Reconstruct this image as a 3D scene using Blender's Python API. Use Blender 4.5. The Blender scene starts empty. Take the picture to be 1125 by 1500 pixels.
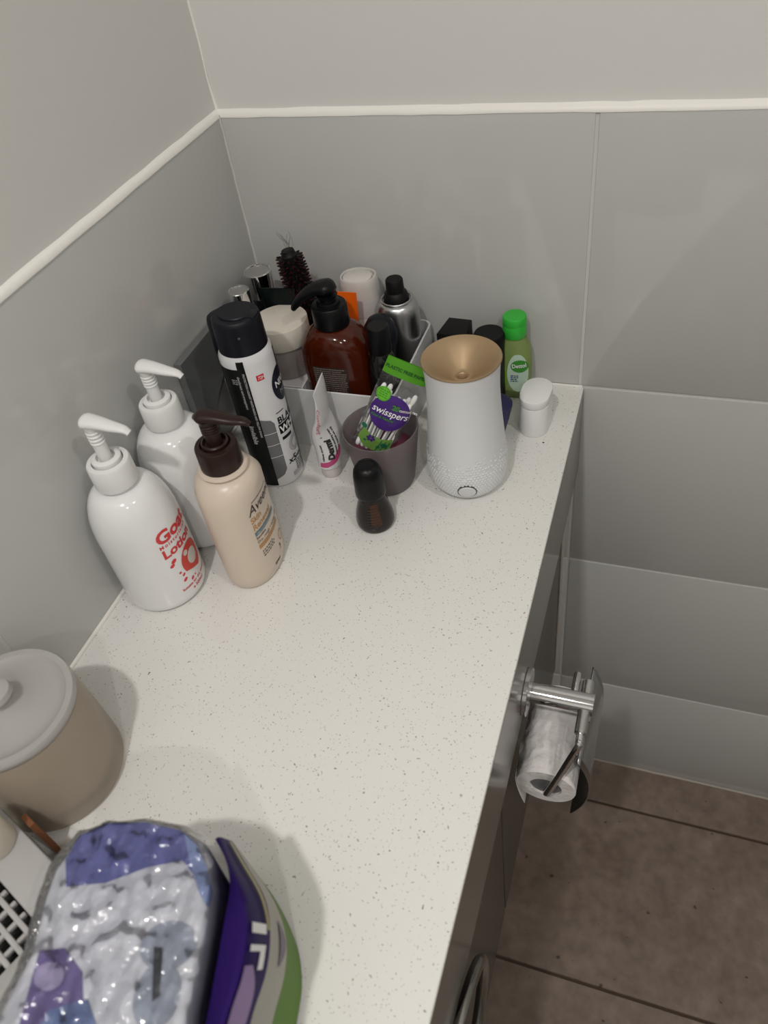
import bpy, bmesh, math, random
from mathutils import Vector, Matrix, noise
PI = math.pi
R = random.Random(7)
C = bpy.context.scene.collection
sc = bpy.context.scene

# ---------------------------------------------------------------- camera, world, lights, exposure
cam = bpy.data.cameras.new('camera'); co = bpy.data.objects.new('camera', cam); C.objects.link(co)
sc.camera = co
cam.sensor_fit = 'VERTICAL'; cam.sensor_height = 36; cam.sensor_width = 27
cam.lens = 1142.7 / 1500 * 36
RW = [[0.94283202, 0.3098855, -0.12263259], [0.13931581, -0.70075392, -0.69966781], [-0.30275218, 0.64258456, -0.70386519]]
m = Matrix(((RW[0][0], -RW[1][0], -RW[2][0], 0.45828), (RW[0][1], -RW[1][1], -RW[2][1], -0.74631),
            (RW[0][2], -RW[1][2], -RW[2][2], 0.55693), (0, 0, 0, 1)))
co.matrix_world = m
cam.clip_start = 0.01
cam.dof.use_dof = True; cam.dof.focus_distance = 0.82; cam.dof.aperture_fstop = 7.5

w = bpy.data.worlds.new('world'); sc.world = w; w.use_nodes = True
w.node_tree.nodes['Background'].inputs[0].default_value = (0.02, 0.02, 0.02, 1)

def lamp(loc, watt, size, col):
    l = bpy.data.lights.new('downlight', 'AREA'); l.shape = 'DISK'; l.size = size; l.energy = watt; l.color = col
    o = bpy.data.objects.new('downlight', l); C.objects.link(o); o.location = loc
lamp((0.30, -1.22, 1.53), 10.0, 0.07, (1.0, 0.97, 0.925))
lamp((1.20, -0.85, 1.53), 5.0, 0.07, (1.0, 0.975, 0.94))
lamp((1.05, -1.70, 1.53), 6.5, 0.07, (1.0, 0.97, 0.93))
sc.view_settings.view_transform = 'Standard'; sc.view_settings.look = 'None'
sc.view_settings.gamma = 1; sc.view_settings.use_curve_mapping = False
sc.view_settings.exposure = 0.0

# ---------------------------------------------------------------- materials
MATS = {}
def mat(name, col, rough=0.4, metal=0.0, spec=0.5, trans=0.0, ior=1.45, coat=0.0, sss=0.0, alpha=1.0, bump=None):
    if name in MATS: return MATS[name]
    m = bpy.data.materials.new(name); m.use_nodes = True; nt = m.node_tree
    b = nt.nodes['Principled BSDF']; I = b.inputs
    I['Base Color'].default_value = (*col, 1); I['Roughness'].default_value = rough; I['Metallic'].default_value = metal
    I['Specular IOR Level'].default_value = spec; I['Transmission Weight'].default_value = trans; I['IOR'].default_value = ior
    I['Coat Weight'].default_value = coat; I['Alpha'].default_value = alpha
    if sss: I['Subsurface Weight'].default_value = sss; I['Subsurface Scale'].default_value = 0.004
    if bump:
        sca, st, dist = bump
        tc = nt.nodes.new('ShaderNodeTexCoord'); n = nt.nodes.new('ShaderNodeTexNoise'); n.inputs['Scale'].default_value = sca
        n.inputs['Detail'].default_value = 4
        bp = nt.nodes.new('ShaderNodeBump'); bp.inputs['Strength'].default_value = st; bp.inputs['Distance'].default_value = dist
        nt.links.new(tc.outputs['Object'], n.inputs['Vector']); nt.links.new(n.outputs['Fac'], bp.inputs['Height'])
        nt.links.new(bp.outputs['Normal'], I['Normal'])
    MATS[name] = m
    return m

def ramp(nt, fac, stops):
    r = nt.nodes.new('ShaderNodeValToRGB'); e = r.color_ramp.elements
    e[0].position, e[0].color = stops[0][0], (*stops[0][1], 1)
    e[1].position, e[1].color = stops[1][0], (*stops[1][1], 1)
    for p, c in stops[2:]:
        x = e.new(p); x.color = (*c, 1)
    nt.links.new(fac, r.inputs[0]); return r.outputs[0]

def mix(nt, fac, a, b, mode='MIX'):
    x = nt.nodes.new('ShaderNodeMix'); x.data_type = 'RGBA'; x.blend_type = mode
    for s, v in ((x.inputs[0], fac), (x.inputs[6], a), (x.inputs[7], b)):
        if hasattr(v, 'links'): nt.links.new(v, s)
        elif isinstance(v, tuple): s.default_value = (*v, 1)
        else: s.default_value = v
    return x.outputs[2]

def quartz():
    m = mat('quartz', (.72, .70, .65), 0.22); nt = m.node_tree; b = nt.nodes['Principled BSDF']
    tc = nt.nodes.new('ShaderNodeTexCoord')
    nz = nt.nodes.new('ShaderNodeTexNoise'); nz.inputs['Scale'].default_value = 120
    nt.links.new(tc.outputs['Object'], nz.inputs['Vector'])
    warp = nt.nodes.new('ShaderNodeVectorMath'); warp.operation = 'MULTIPLY_ADD'; warp.inputs[1].default_value = (.009,) * 3
    nt.links.new(nz.outputs['Color'], warp.inputs[0]); nt.links.new(tc.outputs['Object'], warp.inputs[2])
    col = (.775, .765, .735)
    for sca, thr, keep, dark in ((260, .15, .72, (.30, .27, .23)), (420, .20, .60, (.46, .43, .38)), (95, .055, .60, (.20, .18, .15)), (180, .10, .6, (.40, .38, .35))):
        v = nt.nodes.new('ShaderNodeTexVoronoi'); v.inputs['Scale'].default_value = sca; nt.links.new(warp.outputs[0], v.inputs['Vector'])
        a = nt.nodes.new('ShaderNodeMath'); a.operation = 'LESS_THAN'; a.inputs[1].default_value = thr; nt.links.new(v.outputs['Distance'], a.inputs[0])
        s = nt.nodes.new('ShaderNodeSeparateColor'); nt.links.new(v.outputs['Color'], s.inputs[0])
        g = nt.nodes.new('ShaderNodeMath'); g.operation = 'GREATER_THAN'; g.inputs[1].default_value = keep; nt.links.new(s.outputs[0], g.inputs[0])
        f = nt.nodes.new('ShaderNodeMath'); f.operation = 'MULTIPLY'; nt.links.new(a.outputs[0], f.inputs[0]); nt.links.new(g.outputs[0], f.inputs[1])
        col = mix(nt, f.outputs[0], col, dark)
    nt.links.new(col, b.inputs['Base Color'])
    return m

def floor_tile():
    m = mat('floor_tile', (.2, .16, .14), 0.42); nt = m.node_tree; b = nt.nodes['Principled BSDF']
    tc = nt.nodes.new('ShaderNodeTexCoord')
    n = nt.nodes.new('ShaderNodeTexNoise'); n.inputs['Scale'].default_value = 7; n.inputs['Detail'].default_value = 7; n.inputs['Roughness'].default_value = .62
    n2 = nt.nodes.new('ShaderNodeTexNoise'); n2.inputs['Scale'].default_value = 55; n2.inputs['Detail'].default_value = 5
    n3 = nt.nodes.new('ShaderNodeTexNoise'); n3.inputs['Scale'].default_value = 75; n3.inputs['Detail'].default_value = 1
    for k in (n, n2, n3): nt.links.new(tc.outputs['Object'], k.inputs['Vector'])
    c = ramp(nt, n.outputs['Fac'], [(.3, (.150, .105, .080)), (.7, (.275, .215, .175))])
    c2 = ramp(nt, n2.outputs['Fac'], [(.3, (.8, .8, .8)), (.7, (1.12, 1.12, 1.12))])
    c3 = ramp(nt, n3.outputs['Fac'], [(.20, (.35, .30, .28)), (.24, (1, 1, 1))])
    nt.links.new(mix(nt, 1.0, mix(nt, 1.0, c, c2, 'MULTIPLY'), c3, 'MULTIPLY'), b.inputs['Base Color'])
    return m

def film():
    m = bpy.data.materials.new('clear_film'); m.use_nodes = True; nt = m.node_tree; nt.nodes.clear()
    out = nt.nodes.new('ShaderNodeOutputMaterial'); t = nt.nodes.new('ShaderNodeBsdfTransparent'); t.inputs[0].default_value = (.93, .94, .96, 1)
    g = nt.nodes.new('ShaderNodeBsdfGlossy'); g.inputs['Roughness'].default_value = .08
    mx = nt.nodes.new('ShaderNodeMixShader'); fr = nt.nodes.new('ShaderNodeFresnel'); fr.inputs[0].default_value = 1.68
    tc = nt.nodes.new('ShaderNodeTexCoord'); n = nt.nodes.new('ShaderNodeTexNoise'); n.inputs['Scale'].default_value = 95; n.inputs['Detail'].default_value = 2.5
    bp = nt.nodes.new('ShaderNodeBump'); bp.inputs['Strength'].default_value = 1.0; bp.inputs['Distance'].default_value = .0048
    nt.links.new(tc.outputs['Object'], n.inputs['Vector']); nt.links.new(n.outputs['Fac'], bp.inputs['Height'])
    nt.links.new(bp.outputs[0], g.inputs['Normal'])
    nt.links.new(fr.outputs[0], mx.inputs[0]); nt.links.new(t.outputs[0], mx.inputs[1]); nt.links.new(g.outputs[0], mx.inputs[2])
    nt.links.new(mx.outputs[0], out.inputs[0]); MATS['clear_film'] = m
    return m

def clear_thin(name='clear_plastic', tint=(.96, .97, .97), rough=.03, ior=1.45):
    m = bpy.data.materials.new(name); m.use_nodes = True; nt = m.node_tree; nt.nodes.clear()
    out = nt.nodes.new('ShaderNodeOutputMaterial'); t = nt.nodes.new('ShaderNodeBsdfTransparent'); t.inputs[0].default_value = (*tint, 1)
    g = nt.nodes.new('ShaderNodeBsdfGlossy'); g.inputs['Roughness'].default_value = rough
    mx = nt.nodes.new('ShaderNodeMixShader'); fr = nt.nodes.new('ShaderNodeFresnel'); fr.inputs[0].default_value = ior
    nt.links.new(fr.outputs[0], mx.inputs[0]); nt.links.new(t.outputs[0], mx.inputs[1]); nt.links.new(g.outputs[0], mx.inputs[2])
    nt.links.new(mx.outputs[0], out.inputs[0]); MATS[name] = m
    return m

QUARTZ = quartz(); FLOOR = floor_tile(); FILM = film(); CLEAR = clear_thin()
PLASTER = mat('plaster', (.70, .69, .665), .6, bump=(90, .12, .002))
TILE = mat('wall_tile', (.53, .53, .515), .06)
GROUT = mat('grout', (.62, .61, .58), .7)
CAULK = mat('caulk', (.80, .78, .74), .35, bump=(60, .25, .003))
CAULKW = mat('ledge_caulk', (.86, .84, .80), .4, bump=(70, .25, .003))
FGROUT = mat('floor_grout', (.07, .045, .03), .8)
CEIL = mat('ceiling_paint', (.85, .84, .82), .7)
FASC = mat('fascia_shaded_stone', (.165, .15, .13), .16)  # shade on the stone fascia is painted in as a darker grey
CAB = mat('cabinet_laminate', (.055, .050, .042), .25)
GAP = mat('gap_black', (.01, .01, .01), .7)
WPL = mat('white_glossy_plastic', (.80, .80, .80), .14, coat=.3)
WPM = mat('white_satin_plastic', (.78, .78, .77), .33)
BINM = mat('white_bin_plastic', (.66, .66, .66), .3)
CREAM = mat('cream_plastic', (.66, .56, .465), .3)
CHOC = mat('chocolate_plastic', (.024, .011, .0085), .33, spec=.35)
BLK = mat('black_plastic', (.004, .004, .005), .34, spec=.28)
BLKM = mat('black_matt', (.005, .005, .005), .5, spec=.25)
NAVYB = mat('navy_black_plastic', (.006, .007, .012), .4, spec=.3)
CHROME = mat('chrome', (.75, .75, .76), .06, metal=1)
BRUSHED = mat('brushed_steel', (.55, .55, .54), .3, metal=1)
ALU = mat('aluminium', (.55, .55, .56), .30, metal=1)
GOLD = mat('gold_lacquer', (.40, .285, .165), .42, metal=.45)
RED = mat('red_ink', (.65, .045, .05), .4)
BROWNINK = mat('brown_ink', (.04, .02, .015), .4)
ORNINK = mat('tan_ink', (.50, .24, .06), .4)
BLUEINK = mat('slate_blue_ink', (.10, .19, .25), .4)
WHINK = mat('white_ink', (.85, .85, .85), .4)
GRYINK = mat('grey_ink', (.14, .14, .145), .35)
LGRYINK = mat('light_grey_ink', (.40, .40, .41), .35)
PAPER = mat('tissue_paper', (.80, .765, .75), .8, bump=(90, .5, .004))

# ---------------------------------------------------------------- helpers
def link(name, me, parent=None, loc=None, rot=None):
    o = bpy.data.objects.new(name, me); C.objects.link(o)
    if parent: o.parent = parent
    if loc: o.location = loc
    if rot: o.rotation_euler = rot
    return o
def ob(name, bm, mt, parent=None, loc=None, rot=None, smooth=True, ang=40, label=None):
    me = bpy.data.meshes.new(name)
    bmesh.ops.recalc_face_normals(bm, faces=bm.faces[:]) if True else None
    for f in bm.faces: f.smooth = smooth
    if smooth:
        for e in bm.edges:
            if len(e.link_faces) == 2 and e.calc_face_angle(0) > math.radians(ang): e.smooth = False
    bm.to_mesh(me); bm.free(); me.materials.append(mt)
    o = link(name, me, parent, loc, rot)
    if label: o['label'] = label
    return o
def thing(name, label, cat, loc=(0, 0, 0), rz=0, group=None, rot=None):
    o = bpy.data.objects.new(name, None); C.objects.link(o); o.empty_display_size = .02
    o.location = loc; o.rotation_euler = rot if rot else (0, 0, rz); tag(o, label, cat, group); return o
def tag(o, label, cat, group=None):
    o['label'] = label; o['category'] = cat
    if group: o['group'] = group
    return o
def struct(name, bm, mt, parent=None, **k):
    o = ob(name, bm, mt, parent, **k); o['kind'] = 'structure'; return o
def box(bm, x0, x1, y0, y1, z0, z1, bev=0, seg=2):
    r = bmesh.ops.create_cube(bm, size=1); vs = r['verts']
    for v in vs: v.co = Vector(((x0 + x1) / 2 + v.co.x * (x1 - x0), (y0 + y1) / 2 + v.co.y * (y1 - y0), (z0 + z1) / 2 + v.co.z * (z1 - z0)))
    if bev:
        es = list({e for v in vs for e in v.link_edges})
        bmesh.ops.bevel(bm, geom=es, offset=bev, segments=seg, profile=.5, affect='EDGES')
    return bm
def B(*a, **k): return box(bmesh.new(), *a, **k)

def section(ax=1, ay=1, n=2.0):
    """unit cross-section: superellipse of half axes ax, ay"""
    def f(t):
        c, s = math.cos(t), math.sin(t)
        return (ax * math.copysign(abs(c) ** (2 / n), c), ay * math.copysign(abs(s) ** (2 / n), s))
    return f
CIRC = section()
def lathe(prof, seg=64, sec=CIRC, cap0=True, cap1=True, bm=None, off=(0, 0)):
    bm = bm or bmesh.new(); rings = []
    for p in prof:
        r, z = p[0], p[1]; s = p[2] if len(p) > 2 else sec
        rings.append([bm.verts.new((off[0] + r * s(2 * PI * i / seg)[0], off[1] + r * s(2 * PI * i / seg)[1], z)) for i in range(seg)])
    for a, b in zip(rings, rings[1:]):
        for i in range(seg): bm.faces.new((a[i], a[(i + 1) % seg], b[(i + 1) % seg], b[i]))
    if cap0: bm.faces.new(rings[0][::-1])
    if cap1: bm.faces.new(rings[-1])
    return bm
def arc(r0, z0, r1, z1, n=6, kind='out'):
    """quarter-ellipse profile from (r0,z0) to (r1,z1)"""
    P = []
    for i in range(n + 1):
        t = PI / 2 * i / n
        if kind == 'out': P.append((r0 + (r1 - r0) * (1 - math.cos(t)), z0 + (z1 - z0) * math.sin(t)))
        else: P.append((r0 + (r1 - r0) * math.sin(t), z0 + (z1 - z0) * (1 - math.cos(t))))
    return P
def smoothpath(P, n=6):
    P = [Vector(p) for p in P]; out = []
    Q = [P[0] * 2 - P[1]] + P + [P[-1] * 2 - P[-2]]
    for i in range(1, len(Q) - 2):
        for k in range(n):
            t = k / n; a, b, c, d = Q[i - 1:i + 3]
            out.append(.5 * ((2 * b) + (c - a) * t + (2 * a - 5 * b + 4 * c - d) * t * t + (3 * b - a - 3 * c + d) * t ** 3))
    out.append(P[-1]); return out
def tube(P, r, seg=16, bm=None, cap=True, flat=1.0, closed=False):
    """sweep; r is a number or a list; flat squashes the section vertically"""
    bm = bm or bmesh.new(); P = [Vector(p) for p in P]; n = len(P)
    rs = r if isinstance(r, (list, tuple)) else [r] * n
    T = [(P[(i + 1) % n] - P[i - 1] if closed else P[min(i + 1, n - 1)] - P[max(i - 1, 0)]).normalized() for i in range(n)]
    up = Vector((0, 0, 1)) if abs(T[0].z) < .9 else Vector((1, 0, 0)); rings = []
    for p, t, q in zip(P, T, rs):
        s = t.cross(up).normalized(); up = s.cross(t).normalized()
        rings.append([bm.verts.new(p + s * math.cos(2 * PI * k / seg) * q + up * math.sin(2 * PI * k / seg) * q * flat) for k in range(seg)])
    for a, b in (list(zip(rings, rings[1:])) + ([(rings[-1], rings[0])] if closed else [])):
        for i in range(seg): bm.faces.new((a[i], a[(i + 1) % seg], b[(i + 1) % seg], b[i]))
    if cap and not closed: bm.faces.new(rings[0][::-1]); bm.faces.new(rings[-1])
    return bm
def lerp_prof(prof):
    P = sorted([(p[1], p[0]) for p in prof])
    def f(z):
        if z <= P[0][0]: return P[0][1]
        for (z0, r0), (z1, r1) in zip(P, P[1:]):
            if z <= z1: return r0 + (r1 - r0) * ((z - z0) / (z1 - z0) if z1 > z0 else 0)
        return P[-1][1]
    return f
def wrapper(prof, sec, th0, zref, off=.00025):
    """(u,v) in metres on a label -> point on the lathed body; th0 is the azimuth of u=0"""
    Q = sorted([(p[1], p[0], p[2] if len(p) > 2 else sec) for p in prof], key=lambda q: q[0])
    def pt(t, z):
        lo, hi = Q[0], Q[-1]
        if z <= lo[0]: hi = lo
        elif z >= hi[0]: lo = hi
        else:
            for a, b in zip(Q, Q[1:]):
                if a[0] <= z <= b[0]: lo, hi = a, b; break
        k = (z - lo[0]) / (hi[0] - lo[0]) if hi[0] > lo[0] else 0
        x0, y0 = lo[2](t); x1, y1 = hi[2](t)
        return Vector((x0 * lo[1] * (1 - k) + x1 * hi[1] * k, y0 * lo[1] * (1 - k) + y1 * hi[1] * k, 0))
    N = 720; acc = [0]; prev = None; tab = []
    for i in range(N + 1):
        t = th0 - PI + 2 * PI * i / N; p = pt(t, zref)
        acc.append(acc[-1] + ((p - prev).length if prev is not None else 0)); prev = p; tab.append(t)
    acc = acc[1:]; mid = acc[N // 2]
    def f(u, v):
        s = mid + u; lo, hi = 0, N
        while hi - lo > 1:
            k = (lo + hi) // 2
            if acc[k] <= s: lo = k
            else: hi = k
        d = acc[hi] - acc[lo]; t = tab[lo] + (tab[hi] - tab[lo]) * ((s - acc[lo]) / d if d > 0 else 0)
        p = pt(t, v); e = pt(t + .01, v) - pt(t - .01, v); n = Vector((e.y, -e.x, 0)).normalized()
        return Vector((p.x, p.y, v)) + n * off
    return f
def wrapmesh(bm, f, maxlen=.0025):
    bmesh.ops.triangulate(bm, faces=bm.faces[:])
    for _ in range(6):
        es = [e for e in bm.edges if e.calc_length() > maxlen]
        if not es: break
        bmesh.ops.subdivide_edges(bm, edges=es, cuts=1); bmesh.ops.triangulate(bm, faces=bm.faces[:])
    for v in bm.verts: v.co = f(v.co.x, v.co.y)
    return bm
def textbm(s, size, bold=0.0, shear=0.0, align='LEFT', at=(0, 0), rot=0, space=1.0, width=1.0):
    cu = bpy.data.curves.new('t', 'FONT'); cu.body = s; cu.size = size; cu.offset = bold; cu.shear = shear; cu.align_x = align
    cu.space_character = space; cu.resolution_u = 3
    o = bpy.data.objects.new('t', cu); C.objects.link(o)
    dg = bpy.context.evaluated_depsgraph_get(); me = bpy.data.meshes.new_from_object(o.evaluated_get(dg))
    bm = bmesh.new(); bm.from_mesh(me); bpy.data.objects.remove(o); bpy.data.curves.remove(cu); bpy.data.meshes.remove(me)
    c, q = math.cos(rot), math.sin(rot)
    for v in bm.verts:
        x, y = v.co.x * width, v.co.y; v.co = Vector((at[0] + x * c - y * q, at[1] + x * q + y * c, 0))
    return bm
def joinbm(*bs):
    o = bs[0]
    for b in bs[1:]:
        me = bpy.data.meshes.new('j'); b.to_mesh(me); b.free(); o.from_mesh(me); bpy.data.meshes.remove(me)
    return o
def poly(pts, bm=None):
    bm = bm or bmesh.new(); bm.faces.new([bm.verts.new((p[0], p[1], 0)) for p in pts]); return bm
def rect(x0, x1, y0, y1): return poly([(x0, y0), (x1, y0), (x1, y1), (x0, y1)])
def disc(cx, cy, rx, ry=None, n=28, rot=0):
    ry = ry or rx; c, s = math.cos(rot), math.sin(rot)
    return poly([(cx + rx * math.cos(2 * PI * i / n) * c - ry * math.sin(2 * PI * i / n) * s, cy + rx * math.cos(2 * PI * i / n) * s + ry * math.sin(2 * PI * i / n) * c) for i in range(n)])
def ring2d(cx, cy, r0, r1, n=32, rx=1.0):
    bm = bmesh.new(); a = [bm.verts.new((cx + rx * r0 * math.cos(2 * PI * i / n), cy + r0 * math.sin(2 * PI * i / n), 0)) for i in range(n)]
    b = [bm.verts.new((cx + rx * r1 * math.cos(2 * PI * i / n), cy + r1 * math.sin(2 * PI * i / n), 0)) for i in range(n)]
    for i in range(n): bm.faces.new((a[i], a[(i + 1) % n], b[(i + 1) % n], b[i]))
    return bm
def lines(x0, y0, rows, w, lh, seed=1, gap=.35):
    """fine print: rows of short dashes of ragged length"""
    q = random.Random(seed); bs = []
    for i in range(rows):
        x = x0; y = y0 - i * lh
        while x < x0 + w * (q.uniform(.8, 1)):
            l = q.uniform(.0012, .0035); bs.append(rect(x, min(x + l, x0 + w), y, y + lh * .45)); x += l + lh * gap
    return joinbm(*bs)
def outline(pts, z0, z1, bev=0, seg=2):
    """prism from an outline in xy"""
    bm = bmesh.new(); a = [bm.verts.new((p[0], p[1], z0)) for p in pts]; b = [bm.verts.new((p[0], p[1], z1)) for p in pts]; n = len(pts)
    f0 = bm.faces.new(a[::-1]); f1 = bm.faces.new(b)
    for i in range(n): bm.faces.new((a[i], a[(i + 1) % n], b[(i + 1) % n], b[i]))
    if bev: bmesh.ops.bevel(bm, geom=list(set(f0.edges[:] + f1.edges[:])), offset=bev, segments=seg, profile=.5, affect='EDGES')
    return bm
def rrect(x0, x1, y0, y1, r, n=6):
    P = []
    for cx, cy, a in ((x1 - r, y1 - r, 0), (x0 + r, y1 - r, 90), (x0 + r, y0 + r, 180), (x1 - r, y0 + r, 270)):
        for i in range(n + 1):
            t = math.radians(a + 90 * i / n); P.append((cx + r * math.cos(t), cy + r * math.sin(t)))
    return P

# ---------------------------------------------------------------- room
RX, RY, RZ, FZ = 1.95, -2.3, 1.54, -0.86
wb = struct('wall_back', B(-.10, RX + .1, .0045, .12, .2995, RZ), PLASTER)
wl = struct('wall_left', B(-.12, -.0045, RY - .1, .12, .2995, RZ), PLASTER)
struct('wall_right', B(RX, RX + .1, RY, .012, FZ, RZ), PLASTER)
struct('wall_front', B(-.012, RX + .1, RY - .1, RY, FZ, RZ), PLASTER)
LOWT = mat('tile_plain', (.34, .34, .33), .12)
struct('tiling', B(RX - .01, RX, RY, 0, FZ, .3), LOWT, bpy.data.objects['wall_right']); struct('tiling', B(0, RX, RY, RY + .01, FZ, .3), LOWT, bpy.data.objects['wall_front'])
struct('ceiling', B(-.1, RX + .1, RY - .1, .12, RZ, RZ + .08), CEIL)
fl = struct('floor', B(-.1, RX + .1, RY - .1, .12, FZ - .1, FZ - .004), FGROUT)
g = .0017
bm = bmesh.new()
xs = [-.01, .379, .979, 1.579, RX]; zs = [FZ, -.6, -.3, 0, .3]
for x0, x1 in zip(xs, xs[1:]):
    for z0, z1 in zip(zs, zs[1:]): box(bm, x0 + g, x1 - g, 0, .011, z0 + g, z1 - (0 if z1 == .3 else g), bev=.001, seg=2)
struct('tiling', bm, TILE, wb)
struct('grout', B(-.012, RX, .0015, .060, FZ, .2995), GROUT, wb)
bm = bmesh.new()
ys = [0, -.514, -1.114, -1.714, RY]
for y0, y1 in zip(ys, ys[1:]):
    for z0, z1 in zip(zs, zs[1:]): box(bm, -.011, 0, y1 + g, y0 - g, z0 + g, z1 - (0 if z1 == .3 else g), bev=.001, seg=2)
struct('tiling', bm, TILE, wl)
struct('grout', B(-.060, -.0015, RY, 0, FZ, .2995), GROUT, wl)
def bead(P, r, name, parent, mt, seed, wob=.0006):
    q = random.Random(seed); V = smoothpath(P, 40) if len(P) < 3 else [Vector(p) for p in P]
    V = [v + Vector((q.uniform(-wob, wob), q.uniform(-wob, wob), q.uniform(-wob, wob))) for v in V]
    return struct(name, tube(V, [r * q.uniform(.88, 1.12) for _ in V], 10), mt, parent)
bm = bmesh.new()   # sloping white bead on the tile ledge
def ledge(bm, A, Bp, inn):
    n = 90; rs = []
    q = random.Random(3)
    for i in range(n + 1):
        p = Vector(A).lerp(Vector(Bp), i / n); h = .0050 + q.uniform(-.0006, .0006); d = q.uniform(-.0004, .0004)
        rs.append([bm.verts.new(p + Vector(inn) * -.0006 + Vector((0, 0, -.003 + d))), bm.verts.new(p + Vector(inn) * -.0004 + Vector((0, 0, .0012))), bm.verts.new(p + Vector(inn) * .0025 + Vector((0, 0, h * .45))),
                   bm.verts.new(p + Vector(inn) * .0055 + Vector((0, 0, h))), bm.verts.new(p + Vector(inn) * .0055 + Vector((0, 0, -.003)))])
    for a, b in zip(rs, rs[1:]):
        for i in range(5): bm.faces.new((a[i], a[(i + 1) % 5], b[(i + 1) % 5], b[i]))
    bm.faces.new(rs[0]); bm.faces.new(rs[-1][::-1]); return bm
struct('trim_1', ledge(bmesh.new(), (-.012, 0, .3), (RX, 0, .3), (0, 1, 0)), CAULKW, ang=80)
struct('trim_2', ledge(bmesh.new(), (0, RY, .3), (0, .012, .3), (-1, 0, 0)), CAULKW, ang=80)
bead([(0, -.0005, 0), (0, -.0005, .3)], .0016, 'corner_seam', wb, mat('seam', (.62, .60, .57), .5), 5, .0003)
bead([(-.0045, .0045, .303), (-.0045, .0045, RZ)], .0016, 'corner_bead', wb, CAULKW, 6, .0012)
# floor tiles
bm = bmesh.new(); g2 = .0022
fy = [.012, -.083, -.381, -.681, -.981, -1.281, -1.581, -1.881, RY]
fx = [-.1, .05, .95, 1.5, RX]
for y0, y1 in zip(fy, fy[1:]):
    for x0, x1 in zip(fx, fx[1:]): box(bm, x0 + g2, x1 - g2, y1 + g2, y0 - g2, FZ - .009, FZ, bev=.0012, seg=1)
struct('tiling', bm, FLOOR, fl)
bead([(.36, -.001, FZ + .001), (RX, -.001, FZ + .001)], .0022, 'floor_seam', wb, mat('beige_seam', (.42, .38, .33), .5), 9, .0003)

# ---------------------------------------------------------------- vanity
W = .3838
top = thing('vanity_worktop', 'speckled off-white stone vanity worktop with gloss front coloured grey as in shade running along the tiled wall', 'worktop', (0, 0, 0))
ob('slab', B(.0005, W, -1.5, -.0005, -.022, 0, bev=.0014, seg=3), QUARTZ, top)
ob('front_fascia', B(W - .016, W + .0002, -1.5, -.0005, -.127, -.0035, bev=.0006, seg=1), FASC, top, label='gloss front fascia coloured grey as in shade')
bm = tube([(.001, -1.5 + i * .03, .0008) for i in range(51)], .0022, 8); tube([(.002 + i * .019, -.001, .0006) for i in range(21)], .0016, 8, bm)
ob('sealant_bead', bm, CAULK, top)
vb = thing('vanity_cabinet', 'dark grey gloss wall-hung vanity cabinet under the stone worktop', 'cabinet', (0, 0, 0))
CX = .3685; CB = -.585
ob('body', B(.003, CX - .018, -1.5, -.003, CB, -.0225), GAP, vb)
for y0, y1 in ((-.004, -.3920), (-.3960, -.79), (-.794, -1.19)):
    ob('door', B(CX - .018, CX, y1, y0, CB, -.128, bev=.0008, seg=1), CAB, vb)
bead([(CX + .0015, -.001, CB), (CX + .0015, -.001, -.128)], .0022, 'cabinet_seam', wb, mat('seam2', (.50, .46, .41), .5), 11, .0002)

# ---------------------------------------------------------------- pump bottles
def pump_head(parent, mt, z0, rc, hc, r2, h2, rs, zh, reach, name='pump', drop=.006, hw=.0085, back=.007):
    """collar z0..z0+hc, inner ring, stem, head with a spout toward +x"""
    pr = [(rc * .99, z0), (rc, z0 + .001), (rc * .985, z0 + hc - .0018), (rc * .93, z0 + hc)]
    col = ob('collar', lathe(pr + [(rc * .72, z0 + hc + .0004), (rc * .70, z0 + hc - .004)], 48), mt, parent)
    bm = lathe([(r2 * .98, z0 + hc - .005), (r2, z0 + hc + h2 - .001), (r2 * .9, z0 + hc + h2), (rs * 1.5, z0 + hc + h2 + .0002), (rs * 1.45, z0 + hc + h2 - .004)], 40)
    zt = zh - .008
    zz = z0 + hc + h2 - .004; st = [(rs, zz)]
    for k in range(4):
        a = zz + (zt - zz) * (.55 + k * .1); st += [(rs, a), (rs * 1.14, a + .0006), (rs * 1.14, a + .0014), (rs, a + .002)]
    st += [(rs * 1.1, zt), (rs * 1.25, zt + .004)]
    bm = lathe(st, 28, bm=bm)
    P = smoothpath([(-back, 0, zh - .0035), (-back * .3, 0, zh - .002), (reach * .25, 0, zh - .0025), (reach * .6, 0, zh - .0045), (reach * .88, 0, zh - drop), (reach, 0, zh - drop - .003)], 5)
    n = len(P); rr = []
    for i in range(n):
        t = i / (n - 1); rr.append(hw * (min(1, .35 + 3.6 * t) if t < .18 else (1 - .62 * min(1, (t - .18) / .75))))
    tube(P, rr, 20, bm, flat=.62)
    ob(name, bm, mt, parent); return col

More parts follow.
